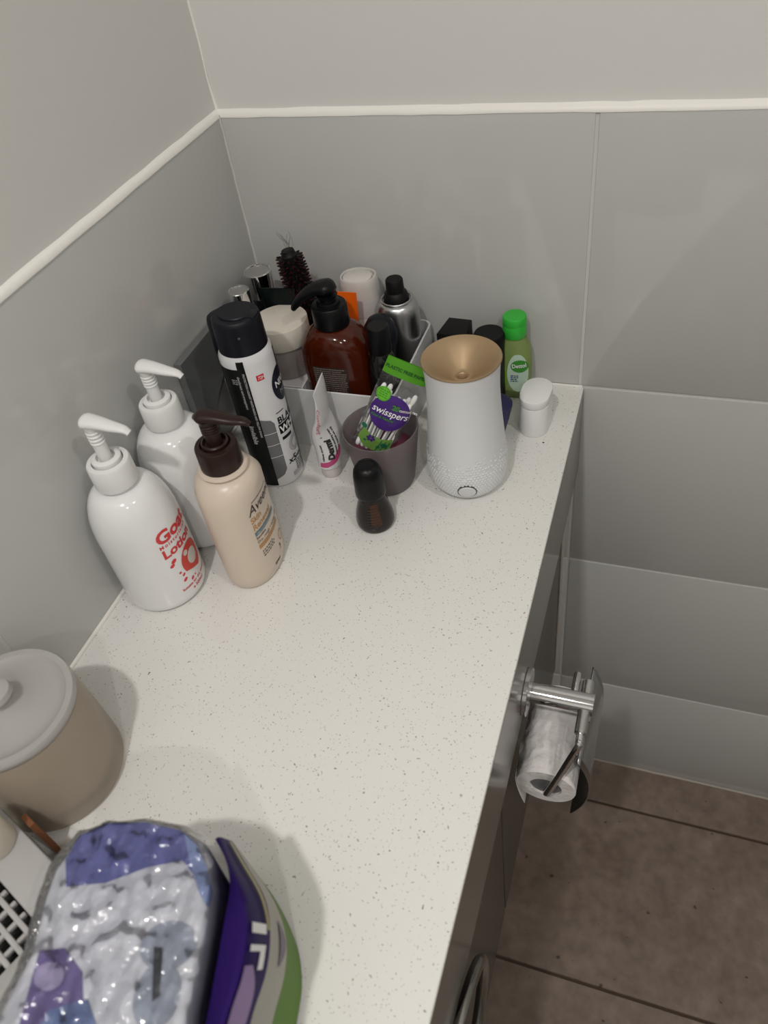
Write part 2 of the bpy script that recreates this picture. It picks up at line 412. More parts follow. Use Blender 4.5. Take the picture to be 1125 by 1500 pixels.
def goat_profile(R_, h):
    P = [(R_ * .80, 0)] + arc(R_ * .86, .0008, R_, .011, 6, 'in')[0:] + [(R_, h * .3), (R_, h * .62)]
    for i in range(1, 13):
        t = PI / 2 * i / 12; P.append((.0155 + (R_ - .0155) * math.cos(t) ** .85, h * .62 + (h * .965 - h * .62) * math.sin(t)))
    P.append((.0155, h)); return P
GR = .0385; gp = goat_profile(GR, .139)
g1 = thing('lotion_bottle', 'rounded white pump bottle with red lettering, nearest of the two against the left wall', 'bottle', (.0405, -.372, 0))
ob('body', lathe(gp, 72), WPL, g1)
pump_head(g1, WPM, .138, .0188, .0225, .0125, .0045, .0055, .2035, .036)
f = wrapper(gp, CIRC, math.radians(-32), .06)
txt = joinbm(textbm('Goat', .0185, .0007, at=(-.001, .083), width=1.12), textbm('Lotion', .0140, .0005, at=(-.001, .0655), width=1.1), textbm('Moisturising', .0056, .00012, at=(-.001, .0775), space=1.35),
             textbm('Suitable for dry, sensitive skin', .0040, .0001, at=(.002, .0185)), textbm('e 500ml', .0050, .0001, at=(.013, .0125)))
for x, y, a, b_, r_ in ((.006, .058, .0030, .0022, .5), (.003, .054, .0026, .0018, .3), (.007, .041, .0014, .0012, 0), (.0095, .0365, .0020, .0013, .6), (.009, .030, .0026, .0017, .5), (.0165, .0245, .0022, .0016, .7), (.021, .025, .001, .0009, 0)):
    txt = joinbm(txt, disc(x, y, a, b_, 14, r_))
ob('lettering', wrapmesh(txt, f), RED, g1, label='red printed lettering')
f2 = wrapper(gp, CIRC, math.radians(-32), .06, .0004)
bl = [(.0265 + .0150 * math.cos(t), .0450 + .0175 * math.sin(t)) for t in [2 * PI * i / 40 for i in range(40)]]
bl = [(x, y) for x, y in bl if not (x < .030 and y < .037)] 
ob('emblem', wrapmesh(poly(sorted(bl, key=lambda p: math.atan2(p[1] - .045, p[0] - .0265))), f2), mat('red_emblem', (.62, .06, .045), .4), g1)
f3 = wrapper(gp, CIRC, math.radians(-32), .06, .0006)
ob('emblem_patch', wrapmesh(joinbm(disc(.027, .0455, .0075, .0085, 24), disc(.020, .0555, .003, .003, 16)), f3), mat('pale_ink', (.62, .60, .55), .4), g1)

g2_ = thing('lotion_bottle', 'plain white pump bottle standing behind the red-lettered one', 'bottle', (.0418, -.2905, 0))
ob('body', lathe(gp, 72), WPL, g2_)
pump_head(g2_, WPM, .138, .0182, .022, .0125, .0045, .0055, .199, .036)

# cream oval bottle, chocolate pump
AS = section(.70, 1.0, 2.15)
ah = .0375
ap = [(ah * .80, 0), (ah * .92, .0012), (ah * .975, .005), (ah, .014), (ah * 1.005, .045), (ah, .085), (ah * .965, .100), (ah * .89, .1105), (ah * .75, .1190), (ah * .60, .1235)]
def blend(t): return section(.70 + .30 * t, 1.0, 2.15 - .15 * t)
ap3 = [(r, z, blend(max(0, min(1, (z - .095) / .026)))) for r, z in ap]
av = thing('lotion_bottle', 'cream oval pump bottle with dark brown pump and brown lettering, front of the left group', 'bottle', (.117, -.3275, 0), math.radians(4))
ob('body', lathe(ap3 + [(.0200, .1245, CIRC), (.0215, .1255, CIRC), (.0222, .1275, CIRC), (.0212, .1292, CIRC), (.0185, .1300, CIRC), (.0165, .1305, CIRC)], 72), CREAM, av)
pump_head(av, CHOC, .1300, .0188, .0225, .0118, .0030, .0068, .1835, .038, drop=.005, hw=.0088, back=.011)
fa = wrapper(ap3, AS, 0, .06)
t_ = joinbm(textbm('Aveeno', .0155, .00012, .1, at=(-.022, .0865), width=.93), rect(-.0165, .0150, .0988, .0996))
ob('lettering', wrapmesh(t_, fa), BROWNINK, av, label='dark brown printed brand lettering')
ob('volume_lettering', wrapmesh(joinbm(textbm('354ml', .0042, .0002, at=(-.010, .0105)), lines(-.020, .040, 3, .020, .0030, 4), rect(.0045, .0085, .0180, .0186), rect(.0055, .0080, .0205, .0240)), fa), BROWNINK, av)
ob('variant_lettering', wrapmesh(joinbm(textbm('Skin', .0090, .0002, at=(-.022, .0775)), textbm('Renewal', .0090, .0002, at=(-.022, .0690)), rect(-.022, .0165, .0455, .0505), ring2d(.0150, .0285, .0045, .0058, 28)), fa), ORNINK, av, label='tan printed lettering')
ob('smooth_band', wrapmesh(rect(-.022, .0150, .0620, .0668), fa), BLUEINK, av, label='slate blue printed band')
fa2 = wrapper(ap3, AS, 0, .06, .0005)
ob('band_lettering', wrapmesh(joinbm(textbm('SMOOTHING LOTION', .0036, .00003, at=(-.0205, .0630)), textbm('with Triple Oat Complex', .0032, .00001, at=(-.0205, .0470))), fa2), mat('cream_ink', (.42, .40, .36), .4), av)
ob('small_lettering', wrapmesh(joinbm(textbm('Sensitive', .0040, .00015, at=(-.022, .0578)), textbm('Dry, rough + bumpy skin', .0044, .0001, at=(-.022, .0528))), fa), mat('taupe_ink', (.2, .15, .11), .4), av)

# ---------------------------------------------------------------- black and white aerosol can
nr = .0262
np_ = [(nr * .90, 0), (nr * .97, .0010), (nr, .003), (nr, .155), (nr * .985, .1590), (nr * .93, .1625), (nr * .91, .164)]
nv = thing('deodorant_can', 'tall white, black and grey aerosol can with black cap, in front of the bin', 'aerosol can', (.0862, -.2005, 0))
ob('body', lathe(np_, 72), mat('white_lacquer', (.72, .72, .74), .22), nv)
az0 = math.radians(-56)     # azimuth that faces the photographer
fn = wrapper(np_, CIRC, az0, .08)
def A(phi): return nr * math.radians(phi)
def band(p0, p1, z0, z1, n=10): return poly([(A(p0 + (p1 - p0) * i / n), z0) for i in range(n + 1)] + [(A(p1 - (p1 - p0) * i / n), z1) for i in range(n + 1)])
ob('black_wrap', wrapmesh(joinbm(band(-150, -25, .0035, .1525), band(-28, -12, .0035, .1605)), fn), mat('black_lacquer', (.005, .006, .006), .3, spec=.3), nv, label='black printed side panel')
ob('black_edge', wrapmesh(joinbm(band(74, 160, .0035, .158)), fn), MATS['black_lacquer'], nv)
gb = poly([(A(-12), .0920), (A(10), .0885), (A(17), .0835), (A(17), .0230), (A(8), .0165), (A(-12), .0120)])
ob('grey_panel', wrapmesh(gb, fn), GRYINK, nv, label='grey printed panel')
fn2 = wrapper(np_, CIRC, az0, .08, .0005)
fine = joinbm(textbm('PROTECTION AGAINST WHITE MARKS AND YELLOW STAINS', .0028, .0001, at=(A(-20), .148), rot=-PI / 2), textbm('invisible', .0075, .0002, at=(A(-40), .085), rot=-PI / 2),
              textbm('deodorant anti-transpirant', .0036, .0001, at=(A(-33), .145), rot=-PI / 2), lines(A(-48), .140, 3, .006, .0022, 8))
ob('side_print', wrapmesh(fine, fn2), LGRYINK, nv, label='pale print on the black panel')
ob('white_rules', wrapmesh(joinbm(*[band(-12, 17, z, z + .0005) for z in (.0725, .0575, .0420)]), fn2), WHINK, nv)
ob('claim_badge', wrapmesh(rect(A(6), A(23), .1365, .1430), fn), mat('badge_red', (.62, .01, .03), .4), nv, label='red badge')
logo = disc(A(64), .1205, .0135, .0190, 40)
ob('logo_disc', wrapmesh(logo, fn2), mat('logo_navy', (.006, .008, .02), .3), nv)
fn3 = wrapper(np_, CIRC, az0, .08, .0008)
ob('badge_lettering', wrapmesh(textbm('72H', .0050, .00005, .2, at=(A(8.5), .1381), width=.8), fn2), WHINK, nv)
ob('brand_lettering', wrapmesh(textbm('NIVEA', .0098, .0002, at=(A(43), .1195)), fn3), WHINK, nv)
ob('sub_lettering', wrapmesh(textbm('MEN', .0080, .0, at=(A(54), .1095)), fn3), LGRYINK, nv)
ob('name_lettering', wrapmesh(joinbm(textbm('BLACK &', .0108, .0003, at=(A(25), .0800)), rect(A(26), A(50), .0925, .0935), rect(A(26), A(56), .0590, .0628), rect(A(24), A(70), .0672, .0788),
   rect(A(30), A(31), .0800, .0801)), fn), BLK, nv)
ob('claim_lettering', wrapmesh(joinbm(textbm('x5', .0110, .0003, .15, at=(A(26), .0265)), textbm('max', .0060, .0002, at=(A(50), .0275)), lines(A(44), .0240, 5, .012, .0026, 3)), fn), BLK, nv)
ob('name_lettering_white', wrapmesh(textbm('WHITE', .0112, .0003, at=(A(26), .0688)), fn2), WHINK, nv)
ob('clock_mark', wrapmesh(joinbm(ring2d(A(60), .0470, .0088, .0102), ring2d(A(60), .0470, .0050, .0080)), fn), LGRYINK, nv)
ob('grey_strip', wrapmesh(rect(A(30), A(70), .0085, .0140), fn), LGRYINK, nv)
cp = [(nr * .90, .161), (nr * .905, .1650), (nr * .88, .192), (nr * .86, .1955), (nr * .80, .1975)]
cap = ob('cap', lathe(cp, 64), NAVYB, nv)
bm = lathe([(nr * .62, .1970), (nr * .62, .1982), (nr * .59, .1990)], 48, section(1, .86)); box(bm, nr * .3, nr * .86, -.007, .007, .1955, .1985, bev=.001)
ob('spray_button', bm, NAVYB, cap)
ob('nozzle_dot', lathe([(.0012, 0), (.0012, .0004)], 16), mat('dot_grey', (.1, .1, .11), .3), cap, loc=(nr * .885 * math.cos(az0 - .1), nr * .885 * math.sin(az0 - .1), .184), rot=(0, PI / 2, az0 - .1))

# second, all black can behind it
k2 = thing('deodorant_can', 'slim black capped can half hidden behind the white and black aerosol', 'aerosol can', (.0500, -.1695, 0))
ob('body', lathe([(.0135, 0), (.0145, .002), (.0145, .130), (.0135, .134)], 48), mat('dark_lacquer', (.02, .02, .022), .3), k2)
cpb = ob('cap', lathe([(.0160, .134), (.0165, .136), (.0160, .1700), (.0150, .1735), (.0130, .1745)], 48), NAVYB, k2)
ob('cap_ring', lathe([(.0105, .1743), (.0105, .1752), (.0098, .1755)], 40), NAVYB, cpb)

# grey slab against the wall
sl = [(-.205, 0), (-.205, .135), (-.105, .135), (-.105, .095), (-.128, .083), (-.146, .075), (-.160, .067), (-.170, .058), (-.176, .045), (-.178, .03), (-.178, 0)]
bm = bmesh.new(); a = [bm.verts.new((.0015, y, z)) for y, z in sl]; b = [bm.verts.new((.0095, y, z)) for y, z in sl]; n = len(sl)
bm.faces.new(a); bm.faces.new(b[::-1])
for i in range(n): bm.faces.new((a[i], a[(i + 1) % n], b[(i + 1) % n], b[i]))
tag(ob('mirror_panel', bm, mat('grey_panel_plastic', (.15, .155, .155), .3), ang=20), 'thin dark grey panel standing on edge against the left tiled wall', 'panel')

# ---------------------------------------------------------------- bin and what stands in it
BX0, BX1, BY0, BY1, BH = .0115, .2110, -.1530, -.0040, .0780
bn = thing('storage_bin', 'open white plastic storage bin in the corner, packed with toiletries', 'bin', (0, 0, 0))
O = rrect(BX0, BX1, BY0, BY1, .012, 6); I = rrect(BX0 + .0022, BX1 - .0022, BY0 + .0022, BY1 - .0022, .010, 6)
bm = bmesh.new(); n = len(O)
lv = [[bm.verts.new((p[0], p[1], z)) for p in P] for P, z in ((O, 0), (O, BH - .0008), ([((p[0] + q[0]) / 2, (p[1] + q[1]) / 2) for p, q in zip(O, I)], BH), (I, BH - .0008), (I, .003))]
for a, b in zip(lv, lv[1:]):
    for i in range(n): bm.faces.new((a[i], a[(i + 1) % n], b[(i + 1) % n], b[i]))
bm.faces.new(lv[0]); bm.faces.new(lv[-1][::-1])
ob('shell', bm, BINM, bn, ang=50)
FB = .0032
# white carton carrying the cream jar
cb = thing('carton', 'small white carton in the bin under the cream jar', 'box', (0, 0, 0))
ob('box', B(.041, .1015, -.1385, -.080, FB, .0695, bev=.0006, seg=1), mat('carton_white', (.72, .69, .69), .5), cb)
# cream jar
jr = thing('cream_jar', 'squat frosted jar with broad beige lid inside the bin', 'jar', (.0735, -.1045, .0698))
ob('body', lathe([(.022, 0), (.0262, .0015), (.0272, .005), (.0272, .032), (.0265, .036), (.024, .038)], 64), mat('frosted_jar', (.36, .32, .30), .35, trans=.25), jr, label='frosted greyish glass body')
ob('lid', lathe([(.0298, .0375), (.0302, .0380), (.0302, .0600), (.0299, .0606), (.0293, .0608)], 64), mat('beige_lid', (.70, .65, .57), .5), jr, label='beige lid')
fj = wrapper([(.0272, .005), (.0272, .032)], CIRC, math.radians(-30), .02)
ob('lettering', wrapmesh(lines(-.002, .0295, 7, .013, .0030, 5), fj), mat('pink_ink', (.38, .17, .18), .5), jr, label='pink fine print')
# chrome-topped bottles
def chrome_bottle(x, y, rc, ht, label, cap=.03):
    r = rc * .8
    t = thing('perfume_bottle', label, 'bottle', (x, y, FB))
    ob('body', lathe([(r * .9, 0), (r, .002), (r, ht - cap - .004), (r * .6, ht - cap), (r * .55, ht - cap + .002)], 40), mat('dark_glass', (.02, .02, .022), .08), t)
    r = rc
    ob('cap', lathe([(r * .97, ht - cap + .001), (r, ht - cap + .002), (r, ht - .0008), (r * .94, ht), (r * .86, ht - .0003), (r * .84, ht - .0015)], 40), CHROME, t)
    ob('cap_top', lathe([(r * .84, ht - .003), (r * .84, ht - .0012)], 40), mat('silver_disc', (.42, .41, .40), .25, metal=.6), t)
chrome_bottle(.0300, -.0990, .0115, .1560, 'smaller bottle with shiny chrome cap just behind the black aerosol caps')
chrome_bottle(.0285, -.0500, .0158, .1520, 'larger chrome-capped bottle at the very corner of the bin')
# crimped squeeze tubes
def squeeze(name, parent, mt, cx, cy, z0, z1, w, r, rz=0, lean=(0, 0), capm=None, capr=None, caph=.02, crimpm=None):
    """tube standing on its cap: round at the shoulder, flat at the crimped top"""
    bm = bmesh.new(); seg = 40; rings = []
    for i in range(15):
        t = i / 14; z = z0 + caph + (z1 - z0 - caph) * t
        a = r + (w / 2 - r) * t; b = r * (1 - t) ** .8 + .0007
        if t < .07: a *= .8; b *= .8
        rings.append((a, b, z, t))
    vr = []
    for a, b, z, t in rings:
        ox, oy = lean[0] * t, lean[1] * t; row = []
        for k in range(seg):
            q = 2 * PI * k / seg; x, y = a * math.cos(q), b * math.sin(q)
            X = x * math.cos(rz) - y * math.sin(rz); Y = x * math.sin(rz) + y * math.cos(rz)
            row.append(bm.verts.new((cx + ox + X, cy + oy + Y, z)))
        vr.append(row)
    for a, b in zip(vr, vr[1:]):
        for k in range(seg): bm.faces.new((a[k], a[(k + 1) % seg], b[(k + 1) % seg], b[k]))
    bm.faces.new(vr[0][::-1]); bm.faces.new(vr[-1])
    ob(name, bm, mt, parent)
    cr = capr or r * .9
    ob('cap', lathe([(cr * .93, z0), (cr * .98, z0 + .0008), (cr, z0 + caph - .001), (cr * .96, z0 + caph)], 40, off=(cx, cy)), capm or mt, parent)
dt = thing('squeeze_tube', 'black squeeze tube with wide flat crimp standing behind the beige-lidded jar', 'tube', (0, 0, 0))
squeeze('tube', dt, mat('black_green_tube', (.002, .006, .006), .35, spec=.25), .0620, -.0760, FB, .1500, .043, .0035, math.radians(4), capr=.004)
ot = thing('squeeze_tube', 'orange squeeze tube standing behind the amber pump bottle', 'tube', (0, 0, 0))
squeeze('tube', ot, mat('orange_tube', (.85, .13, .008), .3), .1290, -.0660, FB, .1440, .042, .013, 0)
# round brush
br = thing('round_hairbrush', 'round black hairbrush with red-tipped bristles leaning in the bin', 'hairbrush', (0, 0, 0))
p0 = Vector((.0950, -.0620, .006)); p1 = Vector((.0775, -.0610, .1865)); dv = (p1 - p0)
def along(t): return p0 + dv * t
ob('handle', tube([along(t) for t in (0, .02, .3, .42, .46)], [.004, .0055, .0055, .0048, .0048], 20), BLK, br)
ob('barrel', tube([along(t) for t in (.45, .46, .97, .975, 1.0)], [.0060, .0095, .0088, .0078, .0068], 24), BLKM, br)
u_ = dv.normalized(); s1 = u_.cross(Vector((0, 1, 0))).normalized(); s2 = u_.cross(s1)
bmb = bmesh.new(); bmr = bmesh.new(); rows = 17
for i in range(rows):
    t = .50 + .455 * i / (rows - 1)
    for k in range(13):
        a = 2 * PI * (k + (i % 2) * .5) / 13; d = s1 * math.cos(a) + s2 * math.sin(a)
        q = along(t) + d * .0085; l = .0078 + R.uniform(-.0005, .0005) - max(0, t - .88) * .015
        e = d * l + u_ * R.uniform(-.0004, .0012)
        tube([q, q + e * .6, q + e * .86], [.0016, .0013, .0010], 6, bmb); tube([q + e * .82, q + e], [.0011, .0008], 6, bmr)
bs_ = ob('bristles', bmb, mat('bristle_dark', (.006, .003, .004), .5, spec=.2), br); bs_['kind'] = 'stuff'
bt_ = ob('bristle_tips', bmr, mat('bristle_red', (.045, .002, .006), .5, spec=.2), br, label='red bristle tips'); bt_['kind'] = 'stuff'
bm = bmesh.new()
for i in range(9):
    a = along(1.0) + Vector((R.uniform(-.005, .005), R.uniform(-.004, .004), -.001))
    P = [a, a + Vector((R.uniform(-.005, .004), .002, .007)), a + Vector((R.uniform(-.012, .007), .004, R.uniform(.010, .020)))]
    tube(smoothpath(P, 4), .00013, 5, bm)
hr = ob('loose_hair', bm, mat('hair', (.05, .04, .035), .5), br)
# amber pump bottle
am = thing('soap_bottle', 'amber brown pump bottle with black pump, centre of the bin', 'bottle', (.1415, -.1180, FB), math.radians(0))
am.scale = (1.08, 1.05, 1.125)
AB = section(1, .66, 3.2)
abp = [(.0300, 0), (.0330, .002), (.0340, .006), (.0340, .085), (.0335, .096), (.0315, .105), (.0270, .1130), (.0205, .1185), (.0150, .1212)]
ob('body', lathe([(r, z, section(1, .66 + .34 * max(0, min(1, (z - .095) / .024)), 3.2 - 1.2 * max(0, min(1, (z - .095) / .024)))) for r, z in abp], 72), mat('amber_plastic', (.060, .0085, .0020), .12, spec=.5), am)
ph = bpy.data.objects.new('pump', None)
fb = wrapper(abp, AB, math.radians(-90), .06)
ob('back_label', wrapmesh(rect(-.0195, .0165, .030, .0870), fb, .004), mat('label_dark', (.030, .014, .010), .35), am, label='dark label with fine print')
fb2 = wrapper(abp, AB, math.radians(-90), .06, .0005)
ob('label_print', wrapmesh(joinbm(*[lines(-.0185, .0845 - .0001 - i * .0023, 1, .034, .0023, 20 + i, .2) for i in range(22)]), fb2), mat('label_print_grey', (.22, .19, .17), .4), am)
bm = lathe([(.0168, .1210), (.0172, .1218), (.0168, .1400), (.0158, .1412), (.0112, .1414), (.0108, .1440), (.0100, .1446), (.0072, .1447), (.0070, .1470), (.0092, .1480), (.0100, .1500)], 44)
P = smoothpath([(.009, 0, .1545), (.002, 0, .1570), (-.010, -.001, .1555), (-.022, -.003, .1490), (-.031, -.005, .1410), (-.034, -.005, .1370)], 5)
tube(P, [.0112 * (min(1, .45 + 3 * i / len(P)) if i / len(P) < .2 else 1 - .62 * (i / len(P) - .2) / .8) for i in range(len(P))], 20, bm, flat=.6)
ob('pump', bm, BLK, am)
# black bottles right of the amber one
bk = thing('toiletry_bottle', 'black bottle with flat black cap at the right front of the bin', 'bottle', (.1930, -.1240, FB))
ob('body', lathe([(.0130, 0), (.0145, .002), (.0148, .090), (.0140, .099), (.0115, .108), (.0085, .112)], 48), mat('black_gloss', (.008, .008, .009), .12), bk)
ob('cap', lathe([(.0112, .1120), (.0116, .1128), (.0110, .1400), (.0102, .1412)], 40), BLK, bk)
rk = thing('toiletry_bottle', 'round-shouldered black bottle between the amber bottle and silver can', 'bottle', (.1800, -.0880, FB))
ob('body', lathe([(.0120, 0), (.0135, .002), (.0135, .085), (.0170, .100), (.0180, .108), (.0160, .118), (.0115, .125), (.006, .1285), (.001, .1292)], 44), NAVYB, rk)
# silver aerosol
sa = thing('hair_spray_can', 'brushed silver aerosol can with black nozzle at back right of the bin', 'aerosol can', (.1835, -.0390, FB))
ob('body', lathe([(.0215, 0), (.0232, .0015), (.0238, .004), (.0238, .102)] + [(.0238 - .0070 * (1 - math.cos(t)), .102 + .0170 * math.sin(t)) for t in [PI / 2 * i / 8 for i in range(1, 9)]] + [(.0160, .1200)], 64), ALU, sa)
ob('collar_ring', tube([(.0163 * math.cos(2 * PI * i / 48), .0163 * math.sin(2 * PI * i / 48), .1205) for i in range(48)], .0014, 10, closed=True), ALU, sa)
nz = ob('nozzle', lathe([(.0140, .1200), (.0138, .1225), (.0122, .1280), (.0100, .1300), (.0095, .1425), (.0085, .1440)], 40), BLKM, sa)
# white canister with slanted oval lid
wc = thing('white_canister', 'off-white tapering canister with recessed oval lid, back of the bin against the tiles', 'canister', (.1390, -.0300, FB))
WS = section(1, .86, 2.3)
ob('body', lathe([(.0215, 0), (.0225, .002), (.0222, .098)], 56, WS), mat('off_white_plastic', (.60, .57, .545), .35), wc)
ob('lid', lathe([(.0224, .0985), (.0226, .0992), (.0212, .132), (.0204, .1395), (.0196, .1408), (.0180, .1408), (.0176, .1390), (.0174, .1365)], 56, WS), MATS['off_white_plastic'], wc)
ob('lid_disc', lathe([(.0160, .1366), (.0160, .1392), (.0150, .1398)], 48, section(1, .9, 2.2), off=(-.001, 0)), mat('pale_disc', (.66, .63, .60), .5), wc)

# black items behind the diffuser
bb = thing('black_box', 'small matt black angular box behind the diffuser near the tiles', 'box', (0, 0, 0))
ob('box', outline([(.2330, -.0620), (.2650, -.0640), (.2640, -.0310), (.2380, -.0290)], 0, .0985, bev=.0012), BLKM, bb)
rb = tag(ob('round_compact', lathe([(.0160, 0), (.0170, .002), (.0170, .0830), (.0160, .0850)], 48), BLK, loc=(.2830, -.0330, 0)), 'black round container between black box and green-capped bottle', 'container')

# ---------------------------------------------------------------- diffuser
DH = .150
df = thing('aroma_diffuser', 'white tapering aroma diffuser with dimpled base and gold funnel top', 'diffuser', (.2912, -.1745, 0))
key = [(.0235, 0), (.0285, .0012), (.0330, .005), (.0365, .0115), (.0388, .021), (.0396, .031), (.0394, .042), (.0386, .054), (.0372, .070), (.0358, .088), (.0348, .106), (.0345, .120), (.0348, .134), (.0355, .1445), (.0360, .1490)]
kf = smoothpath([(r, 0, z) for r, z in key], 9)
bm = bmesh.new(); SEG = 416; rings = []
def dimple(th, z):
    if z < .006 or z > .064: return 0
    row = z / .0030; i = math.floor(row); best = 0
    for ii in (i, i + 1):
        zc = ii * .0030; k = th / (2 * PI) * 72 + (.5 if ii % 2 else 0); dk = (k - round(k)) * .0034; dz = z - zc
        d = math.hypot(dk, dz); dens = 1 if z < .034 else max(0, 1 - (z - .034) / .026)
        h = math.sin((round(k) - (.5 if ii % 2 else 0)) * 12.9898 + ii * 78.233) * 43758.5; h -= math.floor(h)
        if h > dens: continue
        sz = .00155 if z < .034 else .00155 * (.45 + .55 * dens)
        if d < sz: best = max(best, .0011 * (1 - (d / sz) ** 2) * min(1, (z - .006) / .006))
    return best
zs_ = [(p.x, p.z) for p in kf]
fine_ = []
rf_ = lerp_prof([(p.x, p.z) for p in kf])
z = .0; fine_ = [(r, zz) for r, zz in zs_ if zz < .006] + [(rf_(.006 + .0006 * i), .006 + .0006 * i) for i in range(97)] + [(r, zz) for r, zz in zs_ if zz > .065]
for r, zz in fine_:
    rings.append([bm.verts.new(((r + dimple(2 * PI * i / SEG, zz)) * math.cos(2 * PI * i / SEG), (r + dimple(2 * PI * i / SEG, zz)) * math.sin(2 * PI * i / SEG), zz)) for i in range(SEG)])
for a, b in zip(rings, rings[1:]):
    for i in range(SEG): bm.faces.new((a[i], a[(i + 1) % SEG], b[(i + 1) % SEG], b[i]))
bm.faces.new(rings[0][::-1])
ob('body', bm, mat('diffuser_white', (.70, .71, .72), .36), df, ang=80)
gt = ob('gold_funnel', lathe([(.0350, .1480), (.0368, .1488), (.0372, .1498), (.0366, .1508), (.0352, .1503), (.0310, .1478), (.0240, .1425), (.0165, .1358), (.0105, .1310), (.0078, .1290), (.0066, .1292), (.0055, .1300), (.0045, .1292), (.0042, .1180)], 96, cap0=False), GOLD, df, ang=70, label='brushed gold funnel')
ob('outlet', lathe([(.0046, .1175), (.0046, .1215)], 24), GAP, gt)
bz = -math.radians(77); bdir = Vector((math.cos(bz), math.sin(bz), 0))
bm = lathe([(.0088, -.004), (.0088, .0002), (.0084, .0009), (.0074, .0011)], 48)
bt = ob('power_button', bm, MATS['diffuser_white'], df, ang=30); bt.location = bdir * .0382 + Vector((0, 0, .0185)); bt.rotation_euler = Vector((bdir.x, bdir.y, -.28)).to_track_quat('Z', 'Y').to_euler()
bm = lathe([(.0096, -.003), (.0096, .0003), (.0091, .0003), (.0091, -.003)], 48, cap0=False, cap1=False)
rg = ob('button_gap', bm, mat('dark_ring', (.05, .05, .05), .5), bt)

# small white case
cs = thing('oval_case', 'small white oval-topped case near the worktop front edge', 'case', (.3423, -.0755, 0), math.radians(-3))
def stadium(hx, hy, n=14): return [(hx * math.cos(PI * i / n), hy - hx + hx * math.sin(PI * i / n)) for i in range(n + 1)] + [(-hx * math.cos(PI * i / n), -(hy - hx) - hx * math.sin(PI * i / n)) for i in range(n + 1)]
ob('base', outline(stadium(.0156, .0238), 0, .0365, bev=.0014), WPM, cs)
ob('lid', outline(stadium(.0157, .0239), .0368, .0460, bev=.0014), WPM, cs)

# hand sanitiser
dn = thing('sanitiser_bottle', 'clear green gel bottle with bright green flip cap against the tiles', 'bottle', (.3085, -.0215, 0), math.radians(4))
DS = section(1, .66, 2.6)
dp = [(.0165, 0), (.0182, .0012), (.0190, .004), (.0195, .022), (.0193, .045), (.0185, .058), (.0165, .067), (.0132, .0735), (.0112, .0765), (.0108, .079)]
ob('body', lathe([(r, z, section(1, .66 + .34 * max(0, min(1, (z - .060) / .015)), 2.6 - .6 * max(0, min(1, (z - .06) / .015)))) for r, z in dp], 56), mat('green_gel', (.62, .80, .30), .1, trans=.75, ior=1.34), dn)
bm = lathe([(.0125, .0775), (.0130, .0782), (.0130, .0915), (.0128, .0920), (.0130, .0925), (.0128, .1000), (.0120, .1012), (.0100, .1016)], 48)
ob('cap', bm, mat('bright_green', (.035, .45, .045), .3), dn)
fd = wrapper(dp, DS, math.radians(-90), .035)
ob('label_panel', wrapmesh(disc(.0050, .0350, .0120, .0250, 36), fd), mat('label_pale', (.48, .62, .50), .4), dn, label='pale label')
fd2 = wrapper(dp, DS, math.radians(-90), .035, .0006)
ob('logo_disc', wrapmesh(disc(.0070, .0445, .0100, .0080, 32), fd2), mat('logo_green', (.05, .26, .035), .4), dn)
ob('green_shape', wrapmesh(poly([(-.017, .050), (-.010, .050), (-.0085, .040), (-.0085, .020), (-.016, .020)]), fd), mat('leaf_green', (.16, .42, .02), .4), dn)
fd3 = wrapper(dp, DS, math.radians(-90), .035, .0010)
ob('lettering', wrapmesh(textbm('Dettol', .0070, .0001, at=(-.0015, .0425), rot=.08, width=.85), fd3), WHINK, dn)
fd4 = wrapper(dp, DS, math.radians(-90), .035, .0012)
ob('lettering_blue', wrapmesh(lines(-.003, .0320, 4, .0085, .0024, 2), fd4), mat('dettol_blue', (.02, .04, .22), .4), dn)

# navy item
nb = tag(ob('makeup_sponge', lathe([(.0075, 0), (.0085, .001), (.0140, .024), (.0172, .039), (.0174, .0420), (.0150, .0445), (.0090, .046), (.001, .0465)], 48), mat('navy_plastic', (.018, .016, .085), .45), loc=(.3040, -.0985, 0)), 'dark navy tapered pot showing between diffuser and white case', 'pot')
nb.name = 'tapered_pot'

tag(ob('crumb', lathe([(.0004, 0), (.0011, .0003), (.0009, .0009), (.0002, .0011)], 10, section(1, .55)), BLKM, loc=(.3560, -.1050, 0)), 'tiny dark crumb on the worktop just in front of the oval white case', 'crumb')
# ---------------------------------------------------------------- votive with cotton buds
vt = thing('candle_glass', 'frosted grey-pink glass candle tumbler in front of the bin', 'candle', (.2080, -.1905, 0))
vp = [(.0240, 0), (.0275, .0015), (.0292, .006), (.0330, .030), (.0365, .055), (.0385, .0710), (.0383, .0722), (.0374, .0724), (.0366, .0715), (.0348, .055), (.0312, .030), (.0275, .0100), (.020, .0085)]
def frosted(name, tint, dif, k, rough=.35):
    m = bpy.data.materials.new(name); m.use_nodes = True; nt = m.node_tree; b = nt.nodes['Principled BSDF']
    b.inputs['Base Color'].default_value = (*dif, 1); b.inputs['Roughness'].default_value = rough
    t = nt.nodes.new('ShaderNodeBsdfTransparent'); t.inputs[0].default_value = (*tint, 1)
    mx = nt.nodes.new('ShaderNodeMixShader'); mx.inputs[0].default_value = k
    nt.links.new(t.outputs[0], mx.inputs[1]); nt.links.new(b.outputs[0], mx.inputs[2]); nt.links.new(mx.outputs[0], nt.nodes['Material Output'].inputs[0])
    MATS[name] = m; return m
ob('glass', lathe(vp, 72), frosted('frosted_pink_glass', (.66, .60, .62), (.24, .215, .22), .50), vt, ang=60)
ob('wax', lathe([(.0255, .0105), (.0285, .018), (.0325, .040), (.0322, .0408)], 56), mat('mauve_wax', (.20, .045, .085), .45), vt, label='mauve wax')
